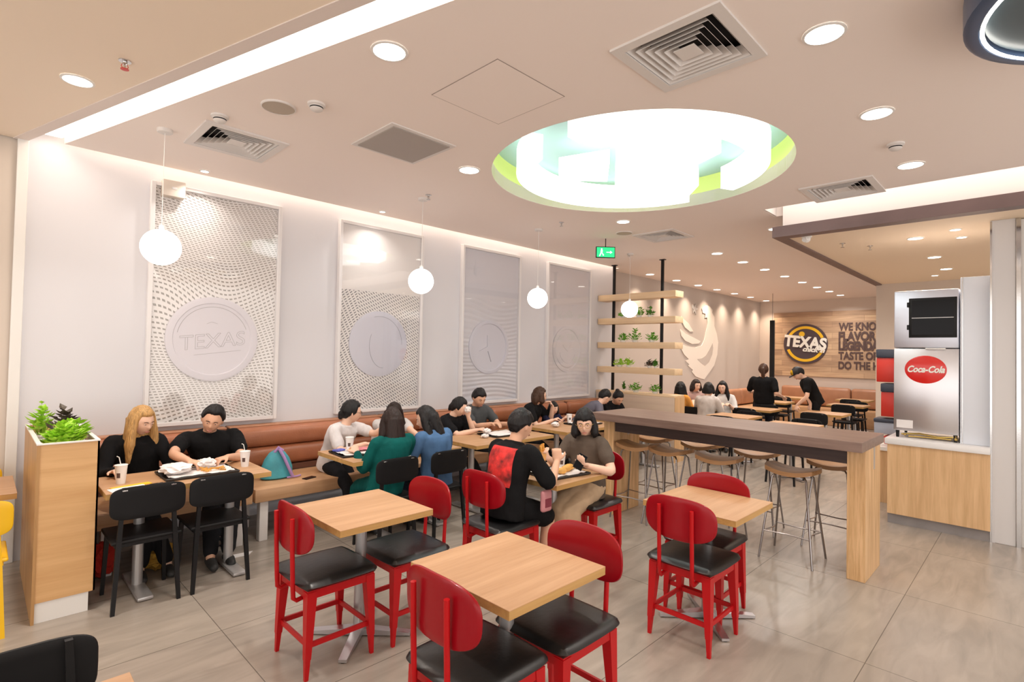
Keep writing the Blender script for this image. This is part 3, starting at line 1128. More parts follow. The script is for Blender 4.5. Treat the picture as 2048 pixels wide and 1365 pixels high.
t = empty('round_logo_sign', (15.46, 4.42, 2.03))
bm = nbm()
disc_x(bm, 0, .53, 0, 0, 0, .03)
obj('board', bm, mat('logo_brown', (0.075, 0.05, 0.06), 0.5, bump=0.01), t)
bm = nbm()
for a0, a1 in ((22, 158), (200, 340)):
    t_ = nbm()
    arc_prism(t_, a0, a1, .40, .47, 0, .008, 40)
    merge(bm, t_, Matrix.Translation((-.03, 0, 0)) @ ON_X @ Matrix.Identity(4))
obj('yellow_ring', bm, YELINK, t)
bm = nbm()
tb = text_bm('TEXAS', .40, .006, .018, .86)
merge(bm, tb, Matrix.Translation((-.045, 0, 0.03)) @ Matrix.Rotation(R(6), 4, 'X') @ ON_X)
tb = text_bm('chicken', .17, .006, .008, 1.0, 0.3)
merge(bm, tb, Matrix.Translation((-.046, -.2, -.155)) @ Matrix.Rotation(R(4), 4, 'X') @ ON_X)
obj('lettering', bm, WHITEINK, t)
bm = nbm()
disc_x(bm, 0, .07, .08, .26, -.03, .006)
obj('yellow_dot', bm, YELINK, t)
tag(t, 'round brown and yellow sign reading TEXAS on the plank wall', 'sign')
WORDS = empty('wall_lettering', (15.46, 2.95, 2.0))
for k, (s, sz, bold) in enumerate((('WE KNOW THE', .27, .009), ('FLAVOR IN', .30, .014), ('LEGENDARY', .29, .018), ('TASTE OF TEX', .26, .009), ('DO THE HOW', .26, .009))):
    bm = nbm()
    tb = text_bm(s, sz, .006, bold, .72 if k != 2 else .66)
    xs = [v.co.x for v in tb.verts]
    for v in tb.verts:
        v.co.x -= min(xs)
    merge(bm, tb, Matrix.Translation((-.008, 0.70, .46 - k * .245)) @ ON_X)
    obj('text_line', bm, BROWNINK, WORDS)
tag(WORDS, 'five dark brown lines of raised lettering on the plank wall beside the round sign', 'lettering')
p0, p1 = PX(1545, 626, 13.5), PX(1545, 790, 13.5)
t = empty('partition_post', (13.5, p0.y, 0))
bm = nbm()
box(bm, -.03, -.05, 0, .03, .05, 2.55, .004)
obj('post', bm, BLACKM, t)
bm = nbm()
tube(bm, [(0, 0, 2.55), (0, 0, 3.2)], .004, 6)
obj('hanging_rod', bm, BLACKM, t)
tag(t, 'tall black post standing between the bird wall and the round sign', 'post')

# ---------------------------------------------------------------- banquette on the left wall
def roll(bm, x0, x1, y0, y1, z0, z1, r):
    box(bm, x0, y0, z0, x1, y1, z1, r, 4)


segs = [(0.60, 1.66), (1.68, 3.30), (3.32, 4.94), (4.96, 6.6), (6.62, 7.55)]
bl = ('wooden bench seat under the table where the blonde woman sits', 'wooden bench seat carrying the teal drawstring bag', 'wooden bench seat behind the table of the white-haired napkin pair',
      'wooden bench seat where the mother and child sit', 'wooden bench seat end beside the plant shelf planter')
bl = list(bl)
bl[2] = 'wooden bench seat with the man in grey and the woman holding a napkin'
for i, (x0, x1) in enumerate(segs):
    t = empty('bench', ((x0 + x1) / 2, 4.95, 0))
    hw = (x1 - x0) / 2
    bm = nbm()
    box(bm, -hw, -.28, .34, hw, .30, .45, .006)
    obj('seat', bm, OAK, t)
    for sx in (-1, 1):
        bm = nbm()
        box(bm, sx * (hw - .09) - .035, -.24, 0, sx * (hw - .09) + .035, -.17, .34, .004)
        obj('leg', bm, OFFW, t)
        bm = nbm()
        box(bm, sx * (hw - .09) - .035, .2, 0, sx * (hw - .09) + .035, .27, .34, .004)
        obj('leg', bm, OFFW, t)
    tag(t, bl[i], 'bench', 'wooden bench seats along the left wall')
rl = ('brown leather wall backrest behind the blonde woman and man', 'brown leather wall backrest behind the bag and the group of four', 'brown leather wall backrest behind the napkin pair', 'brown leather wall backrest behind the mother and child', 'brown leather wall backrest end near the plant shelves')
for i, (x0, x1) in enumerate(segs):
    t = empty('backrest', ((x0 + x1) / 2, WALL, 0))
    hw = (x1 - x0) / 2 - .001
    bm = nbm()
    box(bm, -hw, -.24, .451, hw, 0, .50)
    box(bm, -hw, -.14, .45, hw, 0, .88, .01)
    obj('support_board', bm, mat('brown_board', (0.13, 0.05, 0.03), 0.6, bump=0.02), t)
    bm = nbm()
    roll(bm, -hw, hw, -.23, -.08, .50, .695, .07)
    obj('cushion_roll', bm, LEATHER, t)
    bm = nbm()
    roll(bm, -hw, hw, -.23, -.08, .695, .885, .07)
    obj('cushion_roll', bm, LEATHER, t)
    bm = nbm()
    box(bm, -hw, -.14, .88, hw, 0, .90, .008)
    obj('top_rail', bm, LEATHER2, t)
    tag(t, rl[i], 'bench backrest', 'brown leather backrests along the left wall')

# rear banquettes
t = empty('banquette', (12.0, 5.59, 0))
bm = nbm()
box(bm, -3.3, -.62, .0, 3.45, 0, .42, .02)
obj('seat', bm, OAK, t)
for k in range(4):
    bm = nbm()
    x0 = -3.3 + k * 1.68
    box(bm, x0, -.20, .44, x0 + 1.67, -.02, .84, .06, 3)
    obj('back_cushion', bm, LEATHER2, t)
tag(t, 'long tan leather banquette along the greige bird wall', 'banquette')
t = empty('banquette', (15.46, 3.5, 0))
bm = nbm()
box(bm, -.62, -3.4, .0, 0, 1.45, .42, .02)
obj('seat', bm, OAKY, t)
for k in range(3):
    bm = nbm()
    y0 = -3.4 + k * 1.62
    box(bm, -.22, y0, .44, -.02, y0 + 1.61, .92, .07, 3)
    obj('back_cushion', bm, LEATHER2, t)
tag(t, 'long tan leather banquette along the plank wall below the round sign', 'banquette')

# ---------------------------------------------------------------- plant shelf unit
TS = empty('shelf_unit', (7.75, 4.78, 0))
for y_ in (5.24 - 4.78, 4.32 - 4.78):
    bm = nbm()
    box(bm, -.02, y_ - .02, 1.04, .02, y_ + .02, H - .002, .003)
    obj('post', bm, BLACKM, TS)
    bm = nbm()
    box(bm, -.03, y_ - .045, H - .012, .03, y_ + .045, H - .001)
    obj('ceiling_plate', bm, BLACKM, TS)
SHZ = []
for pyc in (592, 641, 691, 742):
    z_ = PX(1275, pyc, 7.62).z
    SHZ.append(z_)
    bm = nbm()
    box(bm, -.13, -.76, z_ - .05, .13, .70, z_ + .05, .004)
    obj('shelf', bm, PALE, TS)
tag(TS, 'open shelf unit of four pale wood shelves on black posts', 'shelf')
t = empty('planter_box', (7.75, 4.78, 0))
bm = nbm()
box(bm, -.15, -.78, 0, .15, .70, 1.0, .004)
obj('body', bm, wood('planter_greige', (0.62, 0.49, 0.38), (0.55, 0.42, 0.32), 1), t)
bm = nbm()
box(bm, -.152, -.79, 0, .152, -.78, 1.0)
obj('end_panel', bm, OAKZ, t)
bm = nbm()
box(bm, -.15, -.78, 1.0, .15, .70, 1.035, .004)
obj('rim', bm, PALE, t)
tag(t, 'long waist-high planter box under the plant shelves', 'planter')


def leafy(bm, cx, cy, z0, rad, hgt, n=40, leaf=.035, seed=0, upright=0.5):
    rnd = random.Random(seed)
    for k in range(n):
        a = rnd.uniform(0, 2 * PI)
        rr = rad * math.sqrt(rnd.random())
        zz = z0 + hgt * (0.25 + .75 * rnd.random()) * (1 - .5 * (rr / rad) ** 2)
        c = Vector((cx + rr * math.cos(a), cy + rr * math.sin(a), zz))
        out = Vector((math.cos(a), math.sin(a), upright + rnd.uniform(-.2, .5))).normalized()
        side = out.cross(Vector((0, 0, 1))).normalized()
        up = side.cross(out)
        L_ = leaf * rnd.uniform(.7, 1.3)
        wv = L_ * .42
        pts = [c - out * L_ * .5, c - out * .1 * L_ + side * wv + up * .004, c + out * L_ * .6, c - out * .1 * L_ - side * wv + up * .004]
        mid = c + up * -.006
        vs = [bm.verts.new(p) for p in pts]
        vm = bm.verts.new(mid)
        for e in range(4):
            bm.faces.new((vs[e], vs[(e + 1) % 4], vm))
        tube(bm, [(cx + rr * .3 * math.cos(a), cy + rr * .3 * math.sin(a), z0), tuple(pts[0])], .0014, 4)


def plant(x, y, z, rad, hgt, m, label, seed, n=46, leaf=.045, group='potted plants on the shelves', pot=True):
    t = empty('potted_plant', (x, y, z))
    if pot:
        bm = nbm()
        lathe(bm, [(rad * .35, 0), (rad * .5, .035), (rad * .46, .035), (rad * .42, .028)], n=16)
        obj('pot', bm, WHITEP, t)
    bm = nbm()
    leafy(bm, 0, 0, .02, rad, hgt, n, leaf, seed)
    obj('foliage', bm, m, t, False)
    tag(t, label, 'plant', group)


for k, (px_, sh, rad, hgt, m_, l) in enumerate(((1250, 1, .09, .10, LEAF, 'low green plant on the second shelf behind the globe lamp'), (1281, 1, .10, .17, LEAF, 'bushy green plant in the middle of the second shelf'),
                                             (1303, 1, .08, .17, LEAFM, 'tall green plant at the right of the second shelf'), (1250, 2, .09, .15, LEAF, 'left green plant on the third shelf'),
                                             (1274, 2, .11, .22, LEAF, 'tallest green plant in the middle of the third shelf'), (1307, 2, .10, .15, LEAF, 'right green plant on the third shelf'),
                                             (1244, 3, .11, .13, LEAFL, 'yellow-green plant at the left of the lowest shelf'), (1262, 3, .09, .15, LEAFL, 'pale green plant second from left on the lowest shelf'),
                                             (1303, 3, .07, .12, LEAFD, 'dark purple plant on the lowest shelf'), (1315, 3, .05, .12, LEAFM, 'tiny sprig at the right of the lowest shelf'))):
    p = PX(px_, 640, 7.75)
    plant(7.70, p.y, SHZ[sh] + .05, rad, hgt, m_, l, k)
for k, (px_, rad, hgt, m_, l) in enumerate(((1272, .12, .15, LEAF, 'wide green plant in the planter box under the shelves'), (1310, .10, .14, LEAF, 'smaller green plant in the planter box, to the right'), (1248, .02, .15, LEAFM, 'thin upright sprig in the planter box at left'))):
    p = PX(px_, 780, 7.7)
    plant(7.70, p.y, 1.036, rad, hgt, m_, l, 20 + k, group='plants in the planter box')

# ---------------------------------------------------------------- front left planter
PB = empty('planter_box', (0.41, 4.72, 0))
bm = nbm()
box(bm, -.13, -.54, .12, .15, -.53, 1.05)
box(bm, .14, -.54, .12, .15, .55, 1.05)
box(bm, -.13, .54, .12, .14, .55, 1.05)
obj('body', bm, OAKP, PB, False)
bm = nbm()
box(bm, -.145, -.545, 0, -.13, .55, 1.05)
obj('side_panel', bm, wood('oak_side', (0.52, 0.30, 0.12), (0.36, 0.19, 0.07), 2, 0.8), PB, False)
bm = nbm()
box(bm, -.13, -.53, 0, .12, .54, .12)
obj('plinth', bm, WHITEP, PB, False)
bm = nbm()
for a in ((-.147, -.547, .152, -.525), (-.147, .53, .152, .552), (-.147, -.525, -.125, .53), (.13, -.525, .152, .53)):
    box(bm, a[0], a[1], 1.048, a[2], a[3], 1.056)
obj('rim', bm, WHITEP, PB, False)
bm = nbm()
box(bm, -.13, -.53, .9, .14, .54, .99)
obj('pebbles', bm, PEB, PB, False)
tag(PB, 'tall oak planter box with white plinth at the left front', 'planter')
for k, (x, y, rad, hgt, m_, n_, l) in enumerate(((0.40, 4.36, .10, .16, LEAFL, 150, 'bright green lettuce-like plant at the front of the oak planter'), (0.46, 4.55, .09, .16, LEAFL, 120, 'lime plant in the middle of the oak planter'),
                                                (0.43, 4.75, .09, .22, LEAFD, 70, 'dark purple leafed plant in the oak planter'), (0.33, 4.95, .07, .24, LEAFL, 60, 'yellow-green upright plant at the back of the oak planter'))):
    plant(x, y, .99, rad, hgt, m_, l, 40 + k, n_, .05, 'plants in the oak planter', False)

# ---------------------------------------------------------------- tables
def table(x0, y0, x1, y1, z, label, group=None, feet=None, top=OAK, name='table', base='cross'):
    t = empty(name, ((x0 + x1) / 2, (y0 + y1) / 2, 0))
    hx, hy = (x1 - x0) / 2, (y1 - y0) / 2
    bm = nbm()
    box(bm, -hx + .001, -hy + .001, z - .036, hx - .001, hy - .001, z - .0005)
    obj('edge_band', bm, OAKE, t, False)
    bm = nbm()
    box(bm, -hx, -hy, z - .004, hx, hy, z, .0015, 1)
    obj('tabletop', bm, top, t, False)
    for fx in (feet or (0,)):
        bm = nbm()
        tube(bm, [(fx, 0, .03), (fx, 0, z - .05)], .032, 20)
        obj('pedestal', bm, GREYM, t)
        bm = nbm()
        box(bm, fx - .12, -.12, z - .05, fx + .12, .12, z - .036)
        obj('top_plate', bm, BLACKM, t, False)
        if base == 'cross':
            bm = nbm()
            for q in range(4):
                m_ = Matrix.Translation((fx, 0, 0)) @ Matrix.Rotation(q * PI / 2 + R(45), 4, 'Z')
                t_ = nbm()
                vs = [(.02, -.03, .045), (.30, -.022, .02), (.30, .022, .02), (.02, .03, .045), (.02, -.03, .008), (.30, -.022, .005), (.30, .022, .005), (.02, .03, .008)]
                vv = [t_.verts.new(v) for v in vs]
                for f in ((0, 1, 2, 3), (7, 6, 5, 4), (0, 4, 5, 1), (1, 5, 6, 2), (2, 6, 7, 3), (3, 7, 4, 0)):
                    t_.faces.new([vv[i] for i in f])
                merge(bm, t_, m_)
            obj('base', bm, STEEL, t, False)
            for q in range(4):
                bm = nbm()
                a = q * PI / 2 + R(45)
                lathe(bm, [(.018, 0), (.018, .008), (.01, .012)], (fx + .28 * math.cos(a), .28 * math.sin(a), 0), 12)
                obj('foot', bm, BLACKM, t)
        else:
            bm = nbm()
            box(bm, fx - .045, -.27, .004, fx + .045, .27, .03, .01)
            obj('base', bm, GREYM, t)
    tag(t, label, 'table', group)
    return t


TZ = .73
table(1.36, 1.34, 1.95, 1.95, TZ, 'square oak-top table in the foreground, nearest the camera between two red chairs', 'square oak tables with red chairs')
table(1.32, 2.51, 1.90, 3.11, TZ, 'square oak-top table left of the foreground one, between two red chairs, empty', 'square oak tables with red chairs')
table(3.02, 1.21, 3.60, 1.80, TZ, 'empty square oak-top table in front of the high walnut table', 'square oak tables with red chairs')
table(2.86, 2.38, 3.47, 2.96, TZ, 'square oak-top table between the man in black tee and the woman in glasses', 'square oak tables with red chairs')
table(0.585, 4.08, 1.58, 4.64, .725, 'long oak-top wall table of the blonde woman and the man in black', 'oak tables along the left wall', (-.27, .30), base='bar')
table(2.18, 3.96, 3.32, 4.60, TZ, 'long oak-top wall table of the four women with a tray', 'oak tables along the left wall', (-.0 + -.16, .38), base='bar')
table(3.46, 3.90, 4.62, 4.56, TZ, 'long oak-top wall table of the napkin-holding woman and man in grey', 'oak tables along the left wall', (-.36, .38), base='bar')
table(4.88, 3.92, 6.05, 4.58, TZ, 'long oak-top wall table of the mother and child', 'oak tables along the left wall', (-.38, .38), base='bar')
table(6.2, 3.95, 7.3, 4.55, TZ, 'oak-top wall table where two heads bow near the plant shelves', 'oak tables along the left wall', (-.36, .36), base='bar')
table(-.55, 4.45, 0.20, 5.05, TZ, 'oak-top table corner at the left edge beside the planter', None)
table(-.35, 1.22, 0.33, 1.82, TZ, 'oak-top table corner at the bottom left edge by the black chair back', None)

# ---------------------------------------------------------------- chairs
def back_plate(w_, h_, th, curve, zc, x, p=2.8, n=48, top_arch=0.0):
    """rounded back plate in the YZ plane, bent around Z"""
    bm = nbm()
    outl = []
    for k in range(n):
        a = 2 * PI * k / n
        c, s_ = math.cos(a), math.sin(a)
        yy = (abs(c) ** (2 / p)) * (1 if c >= 0 else -1) * w_ / 2
        zz = (abs(s_) ** (2 / p)) * (1 if s_ >= 0 else -1) * h_ / 2
        outl.append((yy, zz))
    rings = []
    for xo, sc_ in ((0, .0), (0, .35), (0, .7), (0, .93), (.35, .985), (1.0, 1.0), (1.65, .985), (2, .93), (2, .7), (2, .35), (2, 0.0)):
        rings.append([(xo * th / 2, y_ * sc_, z_ * sc_) for y_, z_ in outl])
    vr = []
    for rg in rings:
        vr.append([bm.verts.new((x + p_[0] + curve * (p_[1] / (w_ / 2)) ** 2, p_[1], zc + p_[2])) for p_ in rg])
    for a, b_ in zip(vr, vr[1:]):
        for k in range(n):
            bm.faces.new((a[k], a[(k + 1) % n], b_[(k + 1) % n], b_[k]))
    bmesh.ops.remove_doubles(bm, verts=list(bm.verts), dist=1e-6)
    return bm


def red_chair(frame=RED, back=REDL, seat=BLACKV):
    t = empty('chair', (0, 0, 0))
    for sx in (-1, 1):
        for sy in (-1, 1):
            bm = nbm()
            taper(bm, (sx * .162, sy * .162, .43), (sx * .178, sy * .178, .10), .052, .030)
            taper(bm, (sx * .178, sy * .178, .10), (sx * .182, sy * .182, 0), .026, .018)
            obj('leg', bm, frame, t, False)
    bm = nbm()
    for a in ((-.185, -.185, .185, -.165), (-.185, .165, .185, .185), (-.185, -.165, -.165, .165), (.165, -.165, .185, .165)):
        box(bm, a[0], a[1], .395, a[2], a[3], .438)
    obj('seat_frame', bm, frame, t, False)
    bm = nbm()
    for q in range(4):
        t_ = nbm()
        box(t_, -.168, -.176, .150, .168, -.164, .176)
        merge(bm, t_, Matrix.Rotation(q * PI / 2, 4, 'Z'))
    obj('stretchers', bm, frame, t, False)
    # cushion
    bm = nbm()
    N = 20
    g = {}
    for s_ in (1, -1):
        for i in range(N + 1):
            for j in range(N + 1):
                u, v = -1 + 2 * i / N, -1 + 2 * j / N
                cr = 1 - .075 * abs(u * v) ** 7
                x_ = u * math.sqrt(1 - v * v * .06) * .218 * cr
                y_ = v * math.sqrt(1 - u * u * .06) * .218 * cr
                e = max(abs(u), abs(v))
                edge = max(0.0, 1 - e ** 10)
                if s_ > 0:
                    z_ = .458 + .021 * edge ** .38 + .012 * (1 - u * u) * (1 - v * v)
                else:
                    z_ = .458 - .020 * edge ** .38
                g[(s_, i, j)] = bm.verts.new((x_, y_, z_))
        for i in range(N):
            for j in range(N):
                q_ = [g[(s_, i, j)], g[(s_, i + 1, j)], g[(s_, i + 1, j + 1)], g[(s_, i, j + 1)]]
                bm.faces.new(q_ if s_ > 0 else q_[::-1])
    bmesh.ops.remove_doubles(bm, verts=list(bm.verts), dist=1e-5)
    cush = obj('seat_cushion', bm, seat, t)
    for sy in (-1, 1):
        bm = nbm()
        pts = [(-.15, sy * .1, .385), (-.205, sy * .1, .375), (-.222, sy * .1, .39), (-.226, sy * .1, .45), (-.232, sy * .1, .60), (-.238, sy * .1, .79)]
        tube(bm, pts, .0115, 10)
        obj('back_post', bm, frame, t)
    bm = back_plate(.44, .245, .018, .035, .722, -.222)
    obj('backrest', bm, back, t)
    return t


RC = red_chair()
reds = [(1.38, 2.77, 0, 'red chair with black seat at the left table, left side, seat facing right'),
        (1.86, 2.74, PI, 'red chair on the far side of the left table, back to the four women'),
        (1.41, 1.56, 0, 'red chair at the bottom of the picture, nearest, left of the foreground table'),
        (1.86, 1.53, PI, 'red chair on the right side of the foreground table, seat partly under it'),
        (3.05, 1.47, 0, 'red chair seen from behind in front of the high walnut table'),
        (3.42, 1.57, PI, 'red chair tucked behind the table in front of the high walnut table'),
        (2.64, 2.70, 0, 'red chair on which the man in the black tee with red print sits'),
        (3.56, 2.62, PI, 'red chair on which the woman in glasses and beige skirt sits')]
for i, (x, y, rz, l) in enumerate(reds):
    if i == 0:
        RC.location = (x, y, 0)
        RC.rotation_euler = (0, 0, rz)
        tag(RC, l, 'chair', 'red chairs with black cushions')
    else:
        dup(RC, (x, y, 0), rz, l)


def black_chair(frame=BLACKM, shell=BLACKP):
    """local: seat faces +X, back at -X"""
    t = empty('chair', (0, 0, 0))
    bm = nbm()
    box(bm, -.18, -.19, .415, .20, .19, .437, .010, 3)
    obj('seat', bm, shell, t)
    bm = nbm()
    for a in ((-.17, -.17, .18, -.15), (-.17, .15, .18, .17), (.16, -.15, .18, .15), (-.17, -.15, -.15, .15)):
        box(bm, a[0], a[1], .395, a[2], a[3], .415)
    obj('seat_frame', bm, frame, t, False)
    for sy in (-1, 1):
        bm = nbm()
        taper(bm, (.165, sy * .16, .40), (.19, sy * .175, 0), .026, .022)
        obj('leg', bm, frame, t, False)
        bm = nbm()
        taper(bm, (-.165, sy * .13, .76), (-.17, sy * .15, .43), .020, .026)
        taper(bm, (-.17, sy * .15, .43), (-.20, sy * .175, 0), .028, .022)
        obj('leg', bm, frame, t, False)
    bm = back_plate(.41, .205, .016, .012, .665, -.195, 4.6)
    bk = obj('backrest', bm, shell, t)
    for sy in (-1, 1):
        bm = nbm()
        box(bm, -.1995, sy * .13 - .014, .745, -.193, sy * .13 + .014, .753, .001, 1)
        obj('rivet', bm, CHROME, bk)
    return t


BC = black_chair()
blacks = [(0.80, 4.20, PI / 2, 'black chair pulled to the table in front of the blonde woman', 'black chairs at the wall tables'),
          (1.23, 4.20, PI / 2, 'black chair pulled to the table in front of the man in black', 'black chairs at the wall tables'),
          (2.47, 3.93, PI / 2, 'black chair on which the woman in the teal top sits', 'black chairs at the wall tables'),
          (3.01, 3.93, PI / 2, 'black chair on which the woman in the denim shirt sits', 'black chairs at the wall tables'),
          (0.09, 1.91, -PI / 2, 'black chair back cropped by the bottom left corner', 'black chair in the corner')]
for i, (x, y, rz, l, g_) in enumerate(blacks):
    if i == 0:
        BC.location = (x, y, 0)
        BC.rotation_euler = (0, 0, rz)
        tag(BC, l, 'chair', g_)
    else:
        dup(BC, (x, y, 0), rz, l, g_)
YC = black_chair(YEL, YEL)
YC.location = (-.03, 4.31, 0)
YC.rotation_euler = (0, 0, PI / 2)
tag(YC, 'yellow chair leg and seat cropped by the left edge, in front of the small table', 'chair', 'yellow chairs')
dup(YC, (-.05, 5.13, 0), -PI / 2, 'yellow chair behind the small table at the left edge')

# rear dining area tables and chairs
rear = [(8.42, 3.42), (9.95, 3.62), (8.0, 2.45), (10.2, 2.6), (12.4, 2.75), (11.9, 4.0), (9.35, 4.35), (13.6, 4.2), (14.1, 3.0)]
names = ['rear oak table directly behind the high walnut table, centre', 'rear oak table in front of the standing woman', 'nearest rear oak table behind the right part of the high table', 'rear oak table the capped man bends over',
         'rear oak table far right near the drinks nook', 'rear oak table behind the standing woman', 'rear oak table shared by four seated people', 'rear oak table before the far banquette, left', 'rear oak table before the far banquette, right']
rt = []
for (x, y), l in zip(rear, names):
    rt.append(table(x - .3, y - .32, x + .3, y + .32, TZ, l, 'rear dining tables'))
cl = {0: 'the centre rear table', 1: 'the table before the standing woman', 2: 'the nearest rear table', 3: 'the table the capped man wipes', 4: 'the far right rear table', 5: 'the table behind the standing woman', 6: 'the table of four seated people', 7: 'the left table before the far banquette', 8: 'the right table before the far banquette'}
for i, (x, y) in enumerate(rear):
    for s_, nm in ((-1, 'near side'), (1, 'far side')):
        if i in (7, 8) and s_ > 0:
            continue
        if i == 3 and s_ > 0:
            continue
        dup(BC, (x + s_ * .36, y + (.03 if i % 2 else -.03), 0), 0 if s_ < 0 else PI, 'black chair on the %s of %s' % (nm, cl[i]), 'black chairs in the rear dining area')

# ---------------------------------------------------------------- high table and stools
HT = empty('high_table', (4.86, 2.1, 0))
bm = nbm()
box(bm, -.36, -1.19, .975, .38, 1.20, 1.05, .002, 1)
obj('tabletop', bm, WALNUT, HT, False)
bm = nbm()
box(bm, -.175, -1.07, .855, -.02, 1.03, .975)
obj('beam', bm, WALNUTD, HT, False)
for y0 in (-1.19 + .01, 1.03):
    bm = nbm()
    box(bm, -.20, y0, 0, .30, y0 + .12, .975, .002, 1)
    lg = obj('leg', bm, wood('striped_oak', (0.76, 0.50, 0.27), (0.50, 0.29, 0.12), 2, 2.2), HT, False)
    bm = nbm()
    box(bm, .06, y0 - .003, .80, .10, y0 + .123, .974)
    obj('metal_inlay', bm, GREYM, lg, False)
tag(HT, 'long bar-height table with walnut top and oak slab legs', 'table')


STOOLM = mat('dull_chrome', (0.34, 0.32, 0.32), 0.25, 1.0, bump=0.02, bscale=100)


def stool():
    t = empty('bar_stool', (0, 0, 0))
    bm = nbm()
    nx, ny = 12, 20
    g = {}
    for s_ in (0, 1):
        for i in range(nx + 1):
            for j in range(ny + 1):
                u, v = -1 + 2 * i / nx, -1 + 2 * j / ny
                x_ = u * .145 * math.sqrt(1 - .22 * v * v)
                y_ = v * .205 * math.sqrt(1 - .25 * u * u)
                z_ = .722 + .032 * v * v + .006 * (1 - u * u)
                if s_ == 0:
                    z_ -= .034
                g[(s_, i, j)] = bm.verts.new((x_, y_, z_))
        for i in range(nx):
            for j in range(ny):
                q_ = [g[(s_, i, j)], g[(s_, i + 1, j)], g[(s_, i + 1, j + 1)], g[(s_, i, j + 1)]]
                bm.faces.new(q_ if s_ else q_[::-1])
    for i in range(nx):
        for j in (0, ny):
            bm.faces.new((g[(0, i, j)], g[(0, i + 1, j)], g[(1, i + 1, j)], g[(1, i, j)]))
    for j in range(ny):
        for i in (0, nx):
            bm.faces.new((g[(0, i, j)], g[(0, i, j + 1)], g[(1, i, j + 1)], g[(1, i, j)]))
    obj('seat', bm, wood('stool_seat_oak', (0.46, 0.25, 0.11), (0.24, 0.12, 0.055), 1, 1.5), t)
    for sx in (-1, 1):
        for sy in (-1, 1):
            bm = nbm()
            tube(bm, [(sx * .03, sy * .04, .687), (sx * .085, sy * .11, .687), (sx * .10, sy * .128, .665), (sx * .185, sy * .20, .0)], .0085, 8)
            obj('leg', bm, STOOLM, t)
    bm = nbm()
    pts = [(.157, .176, .22), (-.157, .176, .22), (-.157, -.176, .22), (.157, -.176, .22)]
    for k in range(4):
        a, b_ = Vector(pts[k]), Vector(pts[(k + 1) % 4])
        md = (a + b_) / 2
        md = Vector((md.x * .82, md.y * .82, md.z))
        tube(bm, [a, a * .5 + md * .5 + Vector((0, 0, 0)), md, b_ * .5 + md * .5, b_], .006, 6)
    obj('footrest', bm, STOOLM, t)
    return t


ST = stool()
spots = [(4.80, 1.46, 0, 'bar stool on the near side of the high table, nearest its right oak leg'), (4.80, 2.08, 8, 'bar stool on the near side, second from the right leg of the high table'),
         (4.80, 2.56, -6, 'bar stool on the near side, third from the right leg of the high table'), (4.78, 2.92, 5, 'bar stool on the near side next to the left oak leg of the high table'),
         (5.36, 1.30, 0, 'bar stool on the far side of the high table, behind its right oak leg'), (5.36, 1.95, 5, 'bar stool on the far side of the high table, second from the right'),
         (5.36, 2.50, -8, 'bar stool on the far side of the high table, third from the right'), (5.36, 3.05, 4, 'bar stool on the far side of the high table, leftmost')]
for i, (x, y, a, l) in enumerate(spots):
    if i == 0:
        ST.location = (x, y, 0)
        tag(ST, l, 'stool', 'bar stools at the high table')
    else:
        dup(ST, (x, y, 0), R(a), l)

# ---------------------------------------------------------------- counter and drinks machine
t = empty('drinks_counter', (6.9, 0.72, 0))
bm = nbm()
box(bm, -.34, -.39, .10, .5, .39, .80, .002, 1)
obj('cabinet', bm, OAKZ, t, False)
bm = nbm()
box(bm, -.31, -.39, 0, .5, .39, .10)
obj('kickboard', bm, SLATE, t, False)
bm = nbm()
box(bm, -.36, -.39, .80, .5, .41, .86, .004)
obj('worktop', bm, mat('white_worktop', (0.80, 0.79, 0.79), 0.3, bump=0.01), t)
tag(t, 'oak fronted drinks counter with white worktop and slate kickboard', 'counter')
t = empty('drinks_machine', (6.95, 0.82, .861))
bm = nbm()
box(bm, -.25, -.26, .07, .3, .26, .91, .006)
obj('body', bm, STEEL, t)
bm = nbm()
box(bm, -.25, -.26, .915, .3, .26, 1.50, .012)
obj('ice_bin', bm, mat('satin_steel', (0.66, 0.69, 0.78), 0.38, 1.0, bump=0.04, bscale=30), t)
bm = nbm()
box(bm, -.258, -.245, 1.02, -.25, .135, 1.42, .004)
w_ = obj('window_frame', bm, BLACKM, t)
bm = nbm()
box(bm, -.262, -.22, 1.05, -.257, .11, 1.395)
obj('pane', bm, SCREEN, w_, False)
bm = nbm()
box(bm, -.264, -.22, 1.215, -.261, .11, 1.222)
obj('shelf_line', bm, GREYM, w_, False)
for z_ in (1.1, 1.33):
    bm = nbm()
    box(bm, -.268, .13, z_, -.256, .15, z_ + .05, .003)
    obj('hinge', bm, BLACKM, w_)
bm = nbm()
box(bm, -.27, -.16, .902, -.25, .0, .917, .003)
obj('handle', bm, WHITEP, t)
bm = nbm()
lathe(bm, [(.168, 0), (.168, .006), (.155, .010), (.001, .014)], n=64)
bm.transform(Matrix.Translation((-.25, 0.0, .70)) @ Matrix.Rotation(R(-90), 4, 'Y') @ Matrix.Diagonal((.83, 1.0, 1, 1)))
bd = obj('badge', bm, mat('badge_red', (0.70, 0.012, 0.008), 0.25, coat=0.5, bump=0.005), t)
bm = nbm()
tb = text_bm('Coca-Cola', .088, .001, .003, .78, .35)
merge(bm, tb, Matrix.Translation((-.2655, 0.0, .70)) @ ON_X)
obj('script_lettering', bm, WHITEINK, bd)
bm = nbm()
box(bm, -.253, .10, .10, -.25, .235, .18)
obj('notice', bm, PAPER, t, False)
for sy in (.23, -.23):
    for sx in (-.22, .26):
        bm = nbm()
        taper(bm, (sx, sy, .07), (sx, sy, 0), .03, .022)
        obj('foot', bm, BLACKM, t, False)
bm = nbm()
tube(bm, [(-.2, .2, .03), (-.21, .05, .05), (-.2, -.1, .03), (-.22, -.22, .045)], .009, 8)
